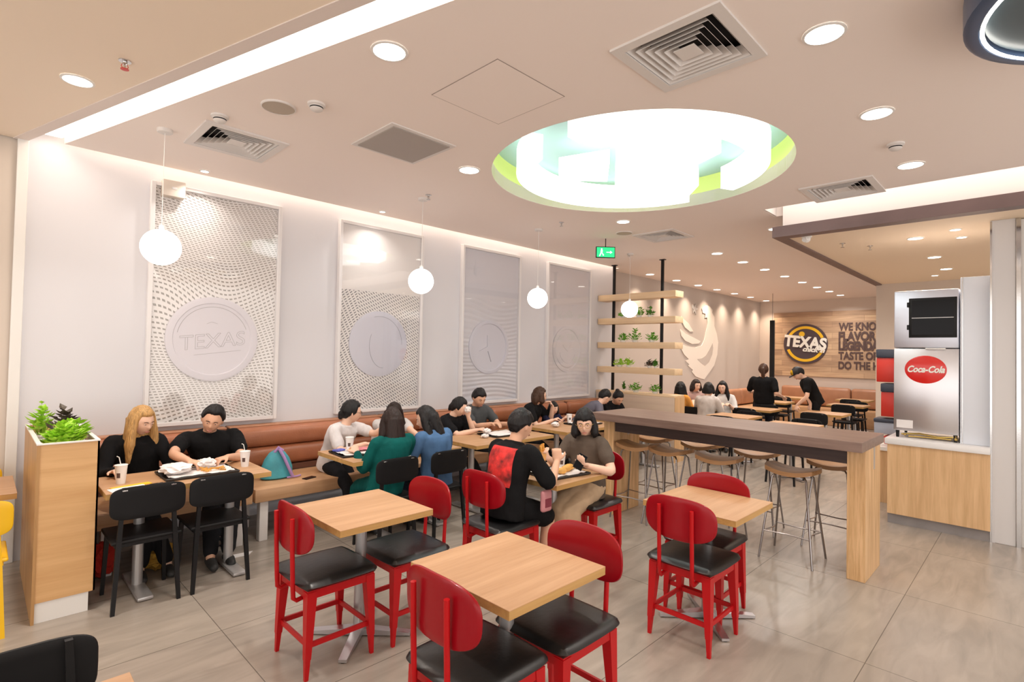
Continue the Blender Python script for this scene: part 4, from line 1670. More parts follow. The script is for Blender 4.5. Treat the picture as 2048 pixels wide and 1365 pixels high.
tube(bm, [(-.22, .14, .015), (-.2, 0, .018), (-.215, -.2, .02)], .007, 8)
sphere(bm, (-.225, -.235, .03), .018, u=12, v=8)
sphere(bm, (-.225, -.235, .055), .011, u=12, v=8)
sphere(bm, (-.215, .17, .03), .013, u=12, v=8)
obj('pipework', bm, BRASS, t)
tag(t, 'stainless steel drinks machine with a red oval badge and dark window', 'drinks machine')
t = empty('tall_cabinet', (7.0, 0.445, .861))
bm = nbm()
box(bm, -.33, -.112, 0, .3, .105, 1.60, .004)
obj('carcass', bm, WCAB, t)
bm = nbm()
box(bm, -.335, .085, 0, -.329, .09, 1.6)
obj('edge_strip', bm, CHROME, t, False)
tag(t, 'tall plain white cabinet standing on the counter beside the drinks machine', 'cabinet')
# dispensers beside the machine, on a rear shelf
t = empty('side_shelf', (7.62, 1.26, 0))
bm = nbm()
box(bm, -.2, -.14, .60, .2, .2, .64)
obj('shelf_top', bm, WHITEP, t, False)
bm = nbm()
box(bm, -.18, -.13, 0, .18, .18, .60)
obj('cabinet', bm, OAKZ, t, False)
tag(t, 'low side cabinet behind the counter under the stacked red boxes', 'cabinet')


def pbox(name, pts, w0, dep, mats, label, zlid=None):
    """box whose visible face spans the two pixels at x = w0"""
    a, b_ = PX(*pts[0], w0), PX(*pts[1], w0)
    y0, y1 = min(a.y, b_.y), max(a.y, b_.y)
    z0, z1 = min(a.z, b_.z), max(a.z, b_.z)
    t = empty(name, (w0, (y0 + y1) / 2, z0))
    hy = (y1 - y0) / 2
    hh = z1 - z0
    bm = nbm()
    box(bm, 0, -hy, 0, dep, hy, hh * .74, .008)
    obj('body', bm, mats[0], t)
    bm = nbm()
    box(bm, -.012, -hy - .004, hh * .74, dep, hy + .004, hh, .012)
    obj('lid', bm, mats[1], t)
    tag(t, label, 'box', 'dispenser boxes beside the drinks machine')
    return t


pbox('dispenser_box', ((1753, 699), (1800, 766)), 7.5, .25, (REDP, NAVY), 'red dispenser box with navy lid, topmost of the stack beside the drinks machine')
pbox('dispenser_box', ((1762, 767), (1800, 836)), 7.5, .25, (REDP, NAVY), 'red dispenser box with navy lid, middle of the stack beside the drinks machine')
pbox('dispenser_box', ((1748, 836), (1800, 872)), 7.5, .25, (BLUEG, NAVY), 'blue-grey dispenser box with dark lid, under the red ones by the drinks machine')
pbox('dispenser_box', ((1768, 872), (1800, 892)), 7.5, .2, (REDP, REDP), 'small red box at the bottom of the stack beside the drinks machine')


# ================================================================ people
def ringpts(c, a, b_, ra, rb, n=20):
    return [c + a * (ra * math.cos(2 * PI * k / n)) + b_ * (rb * math.sin(2 * PI * k / n)) for k in range(n)]


def loft(bm, st, n=20):
    """st: list of (centre, axis a, axis b, ra, rb)"""
    rings = [[bm.verts.new(p) for p in ringpts(Vector(c), Vector(a), Vector(b_), ra, rb, n)] for c, a, b_, ra, rb in st]
    for x, y in zip(rings, rings[1:]):
        for k in range(n):
            bm.faces.new((x[k], x[(k + 1) % n], y[(k + 1) % n], y[k]))
    bm.faces.new(rings[0][::-1])
    bm.faces.new(rings[-1])


def limb(bm, pts, rads, n=14, flat=1.0, side=None):
    """rounded tapering limb through pts"""
    pts = [Vector(p) for p in pts]
    P, Q = [], []
    for i in range(len(pts) - 1):
        for k in range(4):
            f = k / 4
            P.append(pts[i].lerp(pts[i + 1], f))
            Q.append(rads[i] + (rads[i + 1] - rads[i]) * f)
    P.append(pts[-1])
    Q.append(rads[-1])
    # soften the joints
    for _ in range(2):
        P2 = P[:]
        for i in range(1, len(P) - 1):
            P2[i] = P[i] * .5 + (P[i - 1] + P[i + 1]) * .25
        P = P2
    d0 = (P[0] - P[1]).normalized()
    d1 = (P[-1] - P[-2]).normalized()
    A = [(P[0] + d0 * Q[0] * .95, Q[0] * .25), (P[0] + d0 * Q[0] * .7, Q[0] * .7)]
    B = [(P[-1] + d1 * Q[-1] * .7, Q[-1] * .7), (P[-1] + d1 * Q[-1] * .95, Q[-1] * .25)]
    allp = A + list(zip(P, Q)) + B
    st = []
    prev = Vector(side) if side is not None else None
    for i, (p, r) in enumerate(allp):
        q0 = allp[max(i - 1, 0)][0]
        q1 = allp[min(i + 1, len(allp) - 1)][0]
        t = (q1 - q0).normalized()
        if prev is None:
            u = t.cross(Vector((0, 0, 1)) if abs(t.z) < .9 else Vector((1, 0, 0))).normalized()
        else:
            u = (prev - t * prev.dot(t)).normalized()
        prev = u
        v = t.cross(u)
        st.append((p, u, v, r, r * flat))
    loft(bm, st, n)


from mathutils import noise as mnoise


def finish(bm, name, m, parent, voxel, smooth=2, ripple=None):
    bmesh.ops.recalc_face_normals(bm, faces=list(bm.faces))
    me = bpy.data.meshes.new(name)
    bm.to_mesh(me)
    bm.free()
    o = bpy.data.objects.new(name, me)
    col.objects.link(o)
    r = o.modifiers.new('r', 'REMESH')
    r.mode = 'VOXEL'
    r.voxel_size = voxel
    r.use_smooth_shade = True
    if smooth:
        s_ = o.modifiers.new('s', 'SMOOTH')
        s_.factor = .5
        s_.iterations = smooth
    bpy.context.view_layer.update()
    me2 = bpy.data.meshes.new_from_object(o.evaluated_get(bpy.context.evaluated_depsgraph_get()))
    o.modifiers.clear()
    o.data = me2
    bpy.data.meshes.remove(me)
    me2.name = name
    if ripple:
        sc_, amp = ripple
        nv_ = len(me2.vertices)
        co = np.empty(nv_ * 3, np.float32)
        no = np.empty(nv_ * 3, np.float32)
        me2.vertices.foreach_get('co', co)
        me2.vertex_normals.foreach_get('vector', no)
        co = co.reshape(-1, 3)
        no = no.reshape(-1, 3)
        nz = mnoise.noise
        q1 = (co * np.array(sc_)).tolist()
        d = np.array([nz(v) + .5 * nz((v[0] * 2.3 + 7, v[1] * 2.3, v[2] * 1.7)) for v in q1])
        co = co + no * (amp * d)[:, None]
        me2.vertices.foreach_set('co', co.astype(np.float32).ravel())
        me2.update()
    me2.materials.clear()
    me2.materials.append(m)
    me2.polygons.foreach_set('use_smooth', [True] * len(me2.polygons))
    o.parent = parent
    o.matrix_parent_inverse = Matrix.Translation(parent.location).inverted()
    return o


def gauss(x, z, cx, cz_, sx, sz):
    return math.exp(-((x - cx) / sx) ** 2 - ((z - cz_) / sz) ** 2)


def head_r(d):
    """surface point of a head for a unit direction; face towards +Y, height 0.225, origin mid-head"""
    x, y, z = d
    p = Vector((x * .074, y * .092, z * .112))
    if z < 0:
        k = -z
        p.x *= 1 - .34 * k ** 1.6
        if y > 0:
            p.y *= 1 - .10 * k ** 2
            p.y += .006 * k
        else:
            p.y *= 1 - .42 * k ** 1.2
    else:
        if y < 0:
            p.y *= 1.06
        p.x *= 1 + .04 * (1 - abs(z))
    if y > 0:
        f = min(1.0, y * 1.8)
        p.y += f * (.020 * gauss(p.x, p.z, 0, -.022, .011, .015) + .011 * gauss(p.x, p.z, 0, .0, .008, .022)
                    - .0085 * (gauss(p.x, p.z, .030, .006, .016, .011) + gauss(p.x, p.z, -.030, .006, .016, .011))
                    + .004 * gauss(p.x, p.z, 0, .026, .045, .010)
                    + .006 * gauss(p.x, p.z, 0, -.056, .020, .010) - .003 * gauss(p.x, p.z, 0, -.072, .02, .006)
                    + .006 * gauss(p.x, p.z, 0, -.092, .018, .014)
                    + .003 * (gauss(p.x, p.z, .042, -.03, .018, .02) + gauss(p.x, p.z, -.042, -.03, .018, .02)))
    return p


def add_head(bm, mtx, s):
    nu, nv = 56, 40
    rings = []
    for j in range(1, nv):
        th = PI * j / nv
        ring = []
        for i in range(nu):
            ph = 2 * PI * i / nu
            d = (math.sin(th) * math.cos(ph), math.sin(th) * math.sin(ph), math.cos(th))
            ring.append(bm.verts.new(mtx @ (head_r(d) * s)))
        rings.append(ring)
    top = bm.verts.new(mtx @ (head_r((0, 0, 1)) * s))
    bot = bm.verts.new(mtx @ (head_r((0, 0, -1)) * s))
    for a, b_ in zip(rings, rings[1:]):
        for i in range(nu):
            bm.faces.new((a[i], a[(i + 1) % nu], b_[(i + 1) % nu], b_[i]))
    for i in range(nu):
        bm.faces.new((top, rings[0][(i + 1) % nu], rings[0][i]))
        bm.faces.new((bot, rings[-1][i], rings[-1][(i + 1) % nu]))
    for sx in (-1, 1):
        t_ = bmesh.new()
        bmesh.ops.create_uvsphere(t_, u_segments=12, v_segments=10, radius=1)
        for v in t_.verts:
            v.co = Vector((v.co.x * .009, v.co.y * .017, v.co.z * .030)) * s
        merge(bm, t_, mtx @ Matrix.Translation(Vector((sx * .077, -.004, -.005)) * s) @ Matrix.Rotation(sx * R(18), 4, 'Z'))


def smoothstep(a, b_, x):
    t = max(0.0, min(1.0, (x - a) / (b_ - a)))
    return t * t * (3 - 2 * t)


def add_hair_cap(bm, mtx, s, front=.055, side=-.02, back=-.075, vol=.012, part=0.0, fringe=0.0):
    """closed shell; where there is no hair it dives inside the head"""
    nu, nv = 48, 34
    rings = []

    def pt(d):
        p = head_r(d)
        x, y, z = d
        # hairline height by azimuth
        az = math.atan2(abs(x), y)           # 0 = front, PI = back
        if az < R(50):
            hl = front - fringe
        elif az < R(80):
            hl = (front - fringe) + (side - (front - fringe)) * (az - R(50)) / R(30)
        elif az < R(105):
            hl = side
        else:
            hl = side + (back - side) * min(1, (az - R(105)) / R(35))
        m_ = smoothstep(hl - .006, hl + .006, p.z)
        n_ = Vector((p.x, p.y, p.z)).normalized()
        thick = vol * (0.55 + 0.6 * max(0, z) + .35 * (1 if y < 0 else 0))
        return p * .90 * (1 - m_) + (p + n_ * thick) * m_
    for j in range(1, nv):
        th = PI * j / nv
        rings.append([bm.verts.new(mtx @ (pt((math.sin(th) * math.cos(2 * PI * i / nu), math.sin(th) * math.sin(2 * PI * i / nu), math.cos(th))) * s)) for i in range(nu)])
    top = bm.verts.new(mtx @ (pt((0, 0, 1)) * s))
    bot = bm.verts.new(mtx @ (pt((0, 0, -1)) * s))
    for a, b_ in zip(rings, rings[1:]):
        for i in range(nu):
            bm.faces.new((a[i], a[(i + 1) % nu], b_[(i + 1) % nu], b_[i]))
    for i in range(nu):
        bm.faces.new((top, rings[0][(i + 1) % nu], rings[0][i]))
        bm.faces.new((bot, rings[-1][i], rings[-1][(i + 1) % nu]))


def add_hand(bm, wrist, direction, palm_n, s, curl=.5, mirror=1):
    """palm and five bent fingers; direction from wrist to knuckles, palm_n out of the palm"""
    d = Vector(direction).normalized()
    nrm = Vector(palm_n)
    nrm = (nrm - d * nrm.dot(d)).normalized()
    side = d.cross(nrm).normalized() * mirror
    w = Vector(wrist)
    k = s
    loft(bm, [(w + d * a * k, side, nrm, ra * k, rb * k) for a, ra, rb in ((-.02, .018, .015), (.0, .026, .018), (.03, .036, .016), (.065, .040, .014), (.085, .038, .012), (.092, .03, .008))], 14)
    for i, (off, ln) in enumerate(((.029, .068), (.010, .076), (-.010, .070), (-.029, .056))):
        b0 = w + d * (.078 * k) + side * (off * k)
        pts = [b0]
        dd = d.copy() + side * (off * 1.2)
        dd.normalize()
        for seg in (.45, .32, .25):
            ang = R(16 + 55 * curl)
            dd = (dd * math.cos(ang) + nrm * math.sin(ang)).normalized()
            pts.append(pts[-1] + dd * ln * seg * k)
        limb(bm, pts, [.0092 * k, .0088 * k, .0080 * k, .0068 * k], 8)
    b0 = w + d * .025 * k + side * .028 * k
    t1 = (d * .6 + side * .75 + nrm * .25).normalized()
    p1 = b0 + t1 * .036 * k
    t2 = (d * .85 + side * .25 + nrm * .45).normalized()
    limb(bm, [b0, p1, p1 + t2 * .032 * k], [.0125 * k, .0105 * k, .008 * k], 8)


def ik(a, c, l1, l2, pole):
    """middle joint between a and c"""
    a, c = Vector(a), Vector(c)
    d = c - a
    L = d.length
    if L > (l1 + l2) * .995:
        c = a + d * ((l1 + l2) * .995 / L)
        d = c - a
        L = d.length
    u = d / L
    x = (l1 * l1 - l2 * l2 + L * L) / (2 * L)
    h = math.sqrt(max(0, l1 * l1 - x * x))
    p = Vector(pole)
    p = (p - u * p.dot(u)).normalized()
    return a + u * x + p * h, c


SKINS = {'light': (0.78, 0.50, 0.37), 'mid': (0.68, 0.39, 0.26), 'tan': (0.5, 0.27, 0.17)}
for k_, c_ in SKINS.items():
    mat('skin_' + k_, c_, 0.5, bump=0.03, bscale=120, var=0.06, vscale=12)
LIPS = mat('lips', (0.50, 0.20, 0.16), 0.45, bump=0.02)
EYEW = mat('eye_white', (0.72, 0.68, 0.65), 0.25, bump=0.01)
EYED = mat('eye_iris', (0.025, 0.015, 0.012), 0.15, bump=0.01)
HAIRC = {'black': (0.010, 0.009, 0.010), 'dark': (0.022, 0.012, 0.010), 'brown': (0.055, 0.024, 0.013), 'blonde': (0.50, 0.29, 0.11)}


def hair_mat(c):
    name = 'hair_' + c
    if name in _m:
        return _m[name]
    m = mat(name, HAIRC[c], 0.42, spec=0.28)
    nt = m.node_tree
    b = nt.nodes['Principled BSDF']
    tc = nt.nodes.new('ShaderNodeTexCoord')
    mp = nt.nodes.new('ShaderNodeMapping')
    mp.inputs['Scale'].default_value = (160, 160, 9)
    n_ = nt.nodes.new('ShaderNodeTexNoise')
    n_.inputs['Scale'].default_value = 1.0
    n_.inputs['Detail'].default_value = 3
    bp = nt.nodes.new('ShaderNodeBump')
    bp.inputs['Strength'].default_value = .55
    bp.inputs['Distance'].default_value = .006
    r = nt.nodes.new('ShaderNodeValToRGB')
    cc = HAIRC[c]
    r.color_ramp.elements[0].position = .3
    r.color_ramp.elements[1].position = .7
    r.color_ramp.elements[0].color = (*[v * .6 for v in cc], 1)
    r.color_ramp.elements[1].color = (*[min(1, v * 1.35) for v in cc], 1)
    L = nt.links.new
    L(tc.outputs['Object'], mp.inputs['Vector'])
    L(mp.outputs['Vector'], n_.inputs['Vector'])
    L(n_.outputs['Fac'], bp.inputs['Height'])
    L(bp.outputs['Normal'], b.inputs['Normal'])
    L(n_.outputs['Fac'], r.inputs['Fac'])
    L(r.outputs['Color'], b.inputs['Base Color'])
    return m


def person(label, hip, head, yaw, face, s=.93, skin='light', hair='short', hairc='black', hairlen=.0, shirt=((.01, .01, .01)), sleeve=.5, pants=(.012, .012, .014), legs='long',
           hands=((.2, .2, .8), (-.2, .2, .8)), feet=None, curl=(.5, .5), glasses=False, fine=True, fringe=0.0, skirt=None, shorts=False, stand=False, hem=.06, hand_dir=(None, None),
           shoes=(.02, .02, .02), pole=((0, 0, -1), (0, 0, -1)), width=1.0, group=None, cap=False, hair_dir=None, palm=((0, 0, -1), (0, 0, -1)), collar=None, body_n=None):
    """yaw: body direction in degrees (0 = +X). face: (yaw deg, pitch deg down positive, roll deg)."""
    hip, head = Vector(hip), Vector(head)
    f = Vector((math.cos(R(yaw)), math.sin(R(yaw)), 0))
    lat = Vector((f.y, -f.x, 0))       # the person's right
    P = empty('person', (hip.x, hip.y, 0))
    vox = .0075 if fine else .011
    skm = _m['skin_' + skin]
    hm = Matrix.Translation(head) @ Matrix.Rotation(R(face[0] - 90), 4, 'Z') @ Matrix.Rotation(R(-face[1]), 4, 'X') @ Matrix.Rotation(R(face[2]), 4, 'Y')
    hs = s * 1.0
    ff = (hm.to_3x3() @ Vector((0, 1, 0))).normalized()
    hu = (hm.to_3x3() @ Vector((0, 0, 1))).normalized()
    neck_top = head - hu * .06 * s - ff * .018 * s
    nb = head - hu * .118 * s - ff * .038 * s - Vector((0, 0, .018 * s))     # base of the neck
    spine = nb - hip
    SL = spine.length
    sd = spine.normalized()
    fw = (f - sd * f.dot(sd)).normalized()
    mid = hip.lerp(nb, .45) - fw * .02 * s
    W_ = width

    def sp(t_):
        a = hip.lerp(mid, t_)
        b_ = mid.lerp(nb, t_)
        return a.lerp(b_, t_)
    shoulders = [nb - sd * .048 * s + lat * (sgn * .165 * s * W_) for sgn in (-1, 1)]   # left, right
    bm = nbm()
    add_head(bm, hm, hs)
    limb(bm, [nb - sd * .05 * s, nb, neck_top], [.058 * s, .050 * s, .050 * s], 16)
    prof = ((-.06, .13, .10), (0, .155, .115), (.18, .150, .110), (.38, .128, .098), (.6, .145, .105), (.8, .155, .105), (.9, .150, .092), (.97, .105, .07), (1.02, .05, .045))
    loft(bm, [(sp(max(t_, 0)) + sd * min(t_, 0) * SL, lat, fw, a * s * W_ * .93, b_ * s * .93) for t_, a, b_ in prof], 24)
    arm_l1, arm_l2 = .275 * s, .245 * s
    elbows, wrists = [], []
    for k in range(2):
        S_ = shoulders[k]
        e, wr = ik(S_, hands[k], arm_l1, arm_l2, Vector(pole[k]) + lat * ((-1, 1)[k] * .35))
        elbows.append(e)
        wrists.append(wr)
        limb(bm, [S_, S_.lerp(e, .5), e, e.lerp(wr, .35), wr], [.046 * s, .042 * s, .036 * s, .036 * s, .024 * s], 14)
        hd = hand_dir[k] or (wr - e)
        add_hand(bm, wr, hd, palm[k], s, curl[k], 1 if k == 0 else -1)
    th, sh = .40 * s, .40 * s
    knees, ank = [], []
    hj = [hip + lat * (sg * .085 * s) for sg in (-1, 1)]
    if feet is None:
        feet = [hip + f * .40 * s + lat * (sg * .10) for sg in (-1, 1)]
        feet = [Vector((q.x, q.y, .07)) for q in feet]
    for k in range(2):
        kn, an = ik(hj[k], feet[k], th, sh, (f * 1.0 + Vector((0, 0, 1.0))) if not stand else f)
        knees.append(kn)
        ank.append(an)
        limb(bm, [hj[k], hj[k].lerp(kn, .5), kn, kn.lerp(an, .3), an], [.080 * s, .068 * s, .052 * s, .050 * s, .034 * s], 16)
        limb(bm, [an + Vector((0, 0, -.02)), an + f * .10 * s + Vector((0, 0, -.045))], [.034 * s, .028 * s], 12)
    body = finish(bm, 'body', skm, P, vox if fine else .010, 1)
    # face details
    ih = hm

    def place(pv, m_, name, parent=body):
        pv.transform(ih)
        o = obj(name, pv, m_, parent)
        o.matrix_parent_inverse = (Matrix.Translation((0, 0, 0)))
        o.parent = parent
        o.matrix_parent_inverse = parent.matrix_world.inverted() if False else Matrix.Translation(P.location).inverted()
        return o

    def add_part(bm_, m_, name):
        bm_.transform(hm)
        bm_.transform(Matrix.Translation(-P.location))
        return obj(name, bm_, m_, P)
    if fine is not None:
        for sx in (-1, 1):
            q = nbm()
            sphere(q, (sx * .030 * hs, .0815 * hs, .006 * hs), .0115 * hs, .006 * hs, .0040 * hs, 14, 10)
            e_ = add_part(q, EYEW, 'eye')
            q = nbm()
            sphere(q, (sx * .030 * hs, .0812 * hs, .0108 * hs), .0130 * hs, .0072 * hs, .0052 * hs, 14, 10)
            add_part(q, skm, 'eyelid')
            q = nbm()
            sphere(q, (sx * .030 * hs, .0858 * hs, .0055 * hs), .0046 * hs, .0028 * hs, .0040 * hs, 12, 8)
            q.transform(hm)
            q.transform(Matrix.Translation(-P.location))
            obj('iris', q, EYED, e_)
            q = nbm()
            tube(q, [Vector((sx * a, b_, c_)) * hs for a, b_, c_ in ((.014, .0915, .022), (.028, .0905, .0265), (.044, .083, .022))], .0028 * hs, 6)
            add_part(q, hair_mat('black' if hairc != 'blonde' else 'brown'), 'eyebrow')
        q = nbm()
        tube(q, [Vector(v) * hs for v in ((-.018, .0870, -.0585), (-.009, .0925, -.056), (0, .0940, -.057), (.009, .0925, -.056), (.018, .0870, -.0585))], .0034 * hs, 8)
        tube(q, [Vector(v) * hs for v in ((-.014, .087, -.061), (0, .0930, -.063), (.014, .087, -.061))], .0036 * hs, 8)
        add_part(q, LIPS, 'mouth')
    if glasses:
        q = nbm()
        for sx in (-1, 1):
            tube(q, [Vector((sx * .031 + .023 * math.cos(R(a)), .099 - .004 * abs(math.cos(R(a))), .004 + .019 * math.sin(R(a)))) * hs for a in range(0, 360, 20)], .0016 * hs, 6, True)
            tube(q, [Vector((sx * .054, .096, .008)) * hs, Vector((sx * .080, .06, .010)) * hs, Vector((sx * .084, -.005, .008)) * hs], .0016 * hs, 6)
        tube(q, [Vector((-.008, .100, .006)) * hs, Vector((.008, .100, .006)) * hs], .0016 * hs, 6)
        add_part(q, BLACKM if glasses is True else glasses, 'glasses')
    # hair
    q = nbm()
    hv = vox * 1.1
    if hair == 'short':
        add_hair_cap(q, hm, hs, .060, .006, -.055, .019, fringe=fringe)
    else:
        add_hair_cap(q, hm, hs, .068, -.03 if hair != 'bun' else 0.0, -.07, .017, fringe=fringe)
    latv = (hm.to_3x3() @ Vector((1, 0, 0))).normalized()
    down = Vector(hair_dir) if hair_dir else Vector((0, 0, -1))
    down.normalize()
    bk = (-ff - down * (-ff).dot(down)).normalized() if abs(ff.dot(down)) < .98 else -f
    if hair in ('long', 'bob'):
        top = head - ff * .030 * hs + hu * .02 * hs
        L_ = hairlen
        stt = []
        for t_, ra, rb in ((-.04, .05, .05), (0, .082, .070), (.35, .096, .062), (.7, .100, .048), (.92, .088, .035), (1.0, .060, .02)):
            c_ = top + bk * (.022 + .03 * t_) * hs + down * (L_ * t_)
            stt.append((c_, (latv - down * latv.dot(down)).normalized(), bk, ra * hs, rb * hs))
        loft(q, stt, 24)
        # side curtains framing the face
        for sx in (-1, 1):
            c0 = hm @ (Vector((sx * .066, .010, .05)) * hs)
            c1 = hm @ (Vector((sx * .084, .018, -.01)) * hs)
            c2 = c1 + down * (min(L_, .42) * (.45 if hair == 'long' else .42)) + latv * (sx * (.022 if hair == 'long' else .004))
            c3 = c1 + down * (min(L_, .45) * (.85 if hair == 'long' else .62)) - ff * .01 + latv * (sx * (.020 if hair == 'long' else 0))
            limb(q, [c0, c1, c2, c3], [.024 * hs, .028 * hs, .034 * hs, .014 * hs], 12, 1.3, side=latv)
    if hair == 'bun':
        b0 = head - ff * .085 * hs + hu * .09 * hs
        sphere(q, b0, .038 * hs)
    if hair == 'tied':
        b0 = head - ff * .10 * hs - hu * .02 * hs
        limb(q, [b0 + ff * .02, b0, b0 - hu * .05 * hs], [.03 * hs, .032 * hs, .022 * hs], 12)
    if hair == 'ponytail':
        b0 = head - ff * .105 * hs + hu * .02 * hs
        limb(q, [b0 + ff * .02, b0, b0 - Vector((0, 0, .12)), b0 - Vector((0, 0, .26)) + ff * .01], [.03 * hs, .036 * hs, .034 * hs, .014 * hs], 14)
    finish(q, 'hair', hair_mat(hairc), P, hv, 1, ((70, 70, 7), .0045))
    if cap:
        q = nbm()
        t_ = nbm()
        bmesh.ops.create_uvsphere(t_, u_segments=24, v_segments=16, radius=1)
        for v in t_.verts:
            v.co = Vector((v.co.x * .088, v.co.y * .108, max(v.co.z, -.12) * .098 + .036)) * hs
        merge(q, t_)
        c_ = add_part(q, mat('black_cap', (.012, .012, .014), .7, bump=.1), 'cap')
        q = nbm()
        pts = []
        for k in range(13):
            a = R(20 + 140 * k / 12)
            pts.append(Vector((.082 * math.cos(a), .085 + .085 * math.sin(a), .035 - .006 * math.sin(a))) * hs)
        prism(q, pts, Vector((0, 0, .006)))
        q.transform(hm)
        q.transform(Matrix.Translation(-P.location))
        obj('visor', q, _m['black_cap'], c_)
        q = nbm()
        t_ = nbm()
        bmesh.ops.create_uvsphere(t_, u_segments=20, v_segments=12, radius=1)
        for v in t_.verts:
            v.co = Vector((v.co.x * .060, abs(v.co.y) * .062 + .052, max(v.co.z, -.1) * .075 + .050)) * hs
        merge(q, t_)
        q.transform(hm)
        q.transform(Matrix.Translation(-P.location))
        obj('front_panel', q, YELINK, c_)
    # shirt
    g = .018 * s
    q = nbm()
    loft(q, [(sp(max(t_, 0)) + sd * min(t_, 0) * SL, lat, fw, (a * s) * W_ + g, b_ * s + g) for t_, a, b_ in
             ((-hem / .5, .150, .118), (0, .155, .118), (.18, .150, .114), (.38, .135, .104), (.6, .150, .110), (.8, .160, .108), (.9, .158, .096), (.96, .122, .072), (1.0, .070, .052), (1.03, .050, .046))], 28)
    for k in range(2):
        S_, e, wr = shoulders[k], elbows[k], wrists[k]
        base_ = S_ - lat * ((-1, 1)[k] * .05 * s)
        if sleeve <= 1:
            limb(q, [base_, S_, S_.lerp(e, sleeve)], [.058 * s, .064 * s, .062 * s], 16)
        else:
            limb(q, [base_, S_, S_.lerp(e, .5), e, e.lerp(wr, sleeve - 1)], [.058 * s, .064 * s, .058 * s, .052 * s, .040 * s], 16)
    shm = shirt if not isinstance(shirt, tuple) else mat('cloth_%02d_%02d_%02d' % tuple(int(c * 99) for c in shirt), shirt, .9, bump=.25, bscale=35, var=.15, vscale=6, spec=.15)
    SH = finish(q, 'shirt', shm, P, vox * 1.15, 2, ((14, 14, 9), .0065))
    # trousers or skirt
    q = nbm()
    pm = mat('cloth_%02d_%02d_%02d_b' % tuple(int(c * 99) for c in pants), pants, .9, bump=.25, bscale=35, var=.15, vscale=6, spec=.15)
    hc = hip
    if skirt:
        kc = (knees[0] + knees[1]) / 2
        ac = (ank[0] + ank[1]) / 2
        loft(q, [(hc + sd * .09, lat, fw, .155 * s, .118 * s), (hc, lat, fw, .175 * s, .14 * s)], 24)
        limb(q, [hc, hc.lerp(kc, .5), kc], [.125 * s, .125 * s, .11 * s], 24, 1.0, side=lat)
        dn = Vector((0, 0, -1))
        loft(q, [(kc + Vector((0, 0, .06)) - f * .03, lat, f, .13 * s, .08 * s), (kc - f * .01, lat, f, .175 * s, .12 * s), (kc.lerp(ac, .35), lat, f, .19 * s, .12 * s), (kc.lerp(ac, skirt), lat, f, .215 * s, .135 * s)], 28)
        for sg in (-1, 1):
            limb(q, [hc + lat * sg * .06, kc + lat * sg * .07], [.11 * s, .085 * s], 18)
    else:
        loft(q, [(hc + sd * a, lat, fw, ra * s, rb * s) for a, ra, rb in ((.10, .150, .112), (.04, .165, .125), (-.05, .16, .125), (-.09, .12, .1))], 24)
        for k in range(2):
            kn, an = knees[k], ank[k]
            if shorts:
                limb(q, [hj[k], hj[k].lerp(kn, .5), hj[k].lerp(kn, .86)], [.098 * s, .094 * s, .088 * s], 18)
            else:
                limb(q, [hj[k], hj[k].lerp(kn, .5), kn, kn.lerp(an, .5), kn.lerp(an, .9)], [.094 * s, .082 * s, .066 * s, .060 * s, .052 * s], 18)
    finish(q, 'skirt' if skirt else ('shorts' if shorts else 'trousers'), pm, P, vox * 1.2, 2, ((12, 12, 6), .0045))
    for k in range(2):
        q = nbm()
        an = ank[k]
        gz = an.z - .07
        limb(q, [Vector((an.x, an.y, gz + .038)) - f * .03 * s, Vector((an.x, an.y, gz + .040)) + f * .06 * s, Vector((an.x, an.y, gz + .032)) + f * .135 * s], [.036 * s, .038 * s, .030 * s], 14)
        q.transform(Matrix.Translation(-P.location))
        smc = mat('shoe_%02d' % int(shoes[0] * 99), shoes, .6, bump=.1)
        obj('shoe', q, smc, P)
    tag(P, label, 'person', group)
    P['_dummy'] = 0
    del P['_dummy']
    return dict(root=P, shirt=SH, wrists=wrists, elbows=elbows, nb=nb, hip=hip, sd=sd, fw=fw, lat=lat, f=f, hm=hm)


SEAT = .45
# 1 blonde woman, wall bench
h = PY(283, 843, 4.86)
person('blonde woman in a black long-sleeved top seated on the bench by the planter', (0.93, 4.98, SEAT + .09), h, -90, (-62, 18, 0), hair='long', hairc='blonde', hairlen=.34, shirt=(.008, .008, .009), sleeve=1.95,
       hands=((1.12, 4.62, .76), (0.70, 4.60, .76)), width=.95, feet=[(.85, 4.5, .07), (1.02, 4.5, .07)])
# 2 man in black tee
h = PY(425, 840, 4.82)
person('man in a black short-sleeved tee reaching into the tray beside the blonde woman', (1.50, 5.0, SEAT + .09), h, -95, (-112, 20, -14), s=.98, skin='mid', hair='short', fringe=-.018, shirt=(.007, .007, .008), sleeve=.62,
       hands=((1.40, 4.50, .79), (1.13, 4.47, .80)), hand_dir=((-.9, -.35, -.05), (.5, -.75, -.1)), width=1.16, pole=((.4, .3, -.6), (-.8, .2, -.3)), feet=[(1.4, 4.42, .07), (1.28, 4.42, .07)])
# 3 woman in white tee and glasses
h = PY(703, 825, 4.72)
person('woman in a white tee and glasses leaning over the tray at the table of four', (2.52, 4.98, SEAT + .09), h, -60, (-18, 10, 0), hair='tied', shirt=(.66, .63, .64), sleeve=.65, glasses=True,
       hands=((2.80, 4.42, .93), (2.55, 4.42, .78)), hand_dir=((.3, -.1, .9), (.9, .1, -.1)), width=1.1, pole=((0, 0, -1), (-.4, -.3, -.8)), hem=.10, feet=[(2.6, 4.45, .07), (2.45, 4.4, .07)])
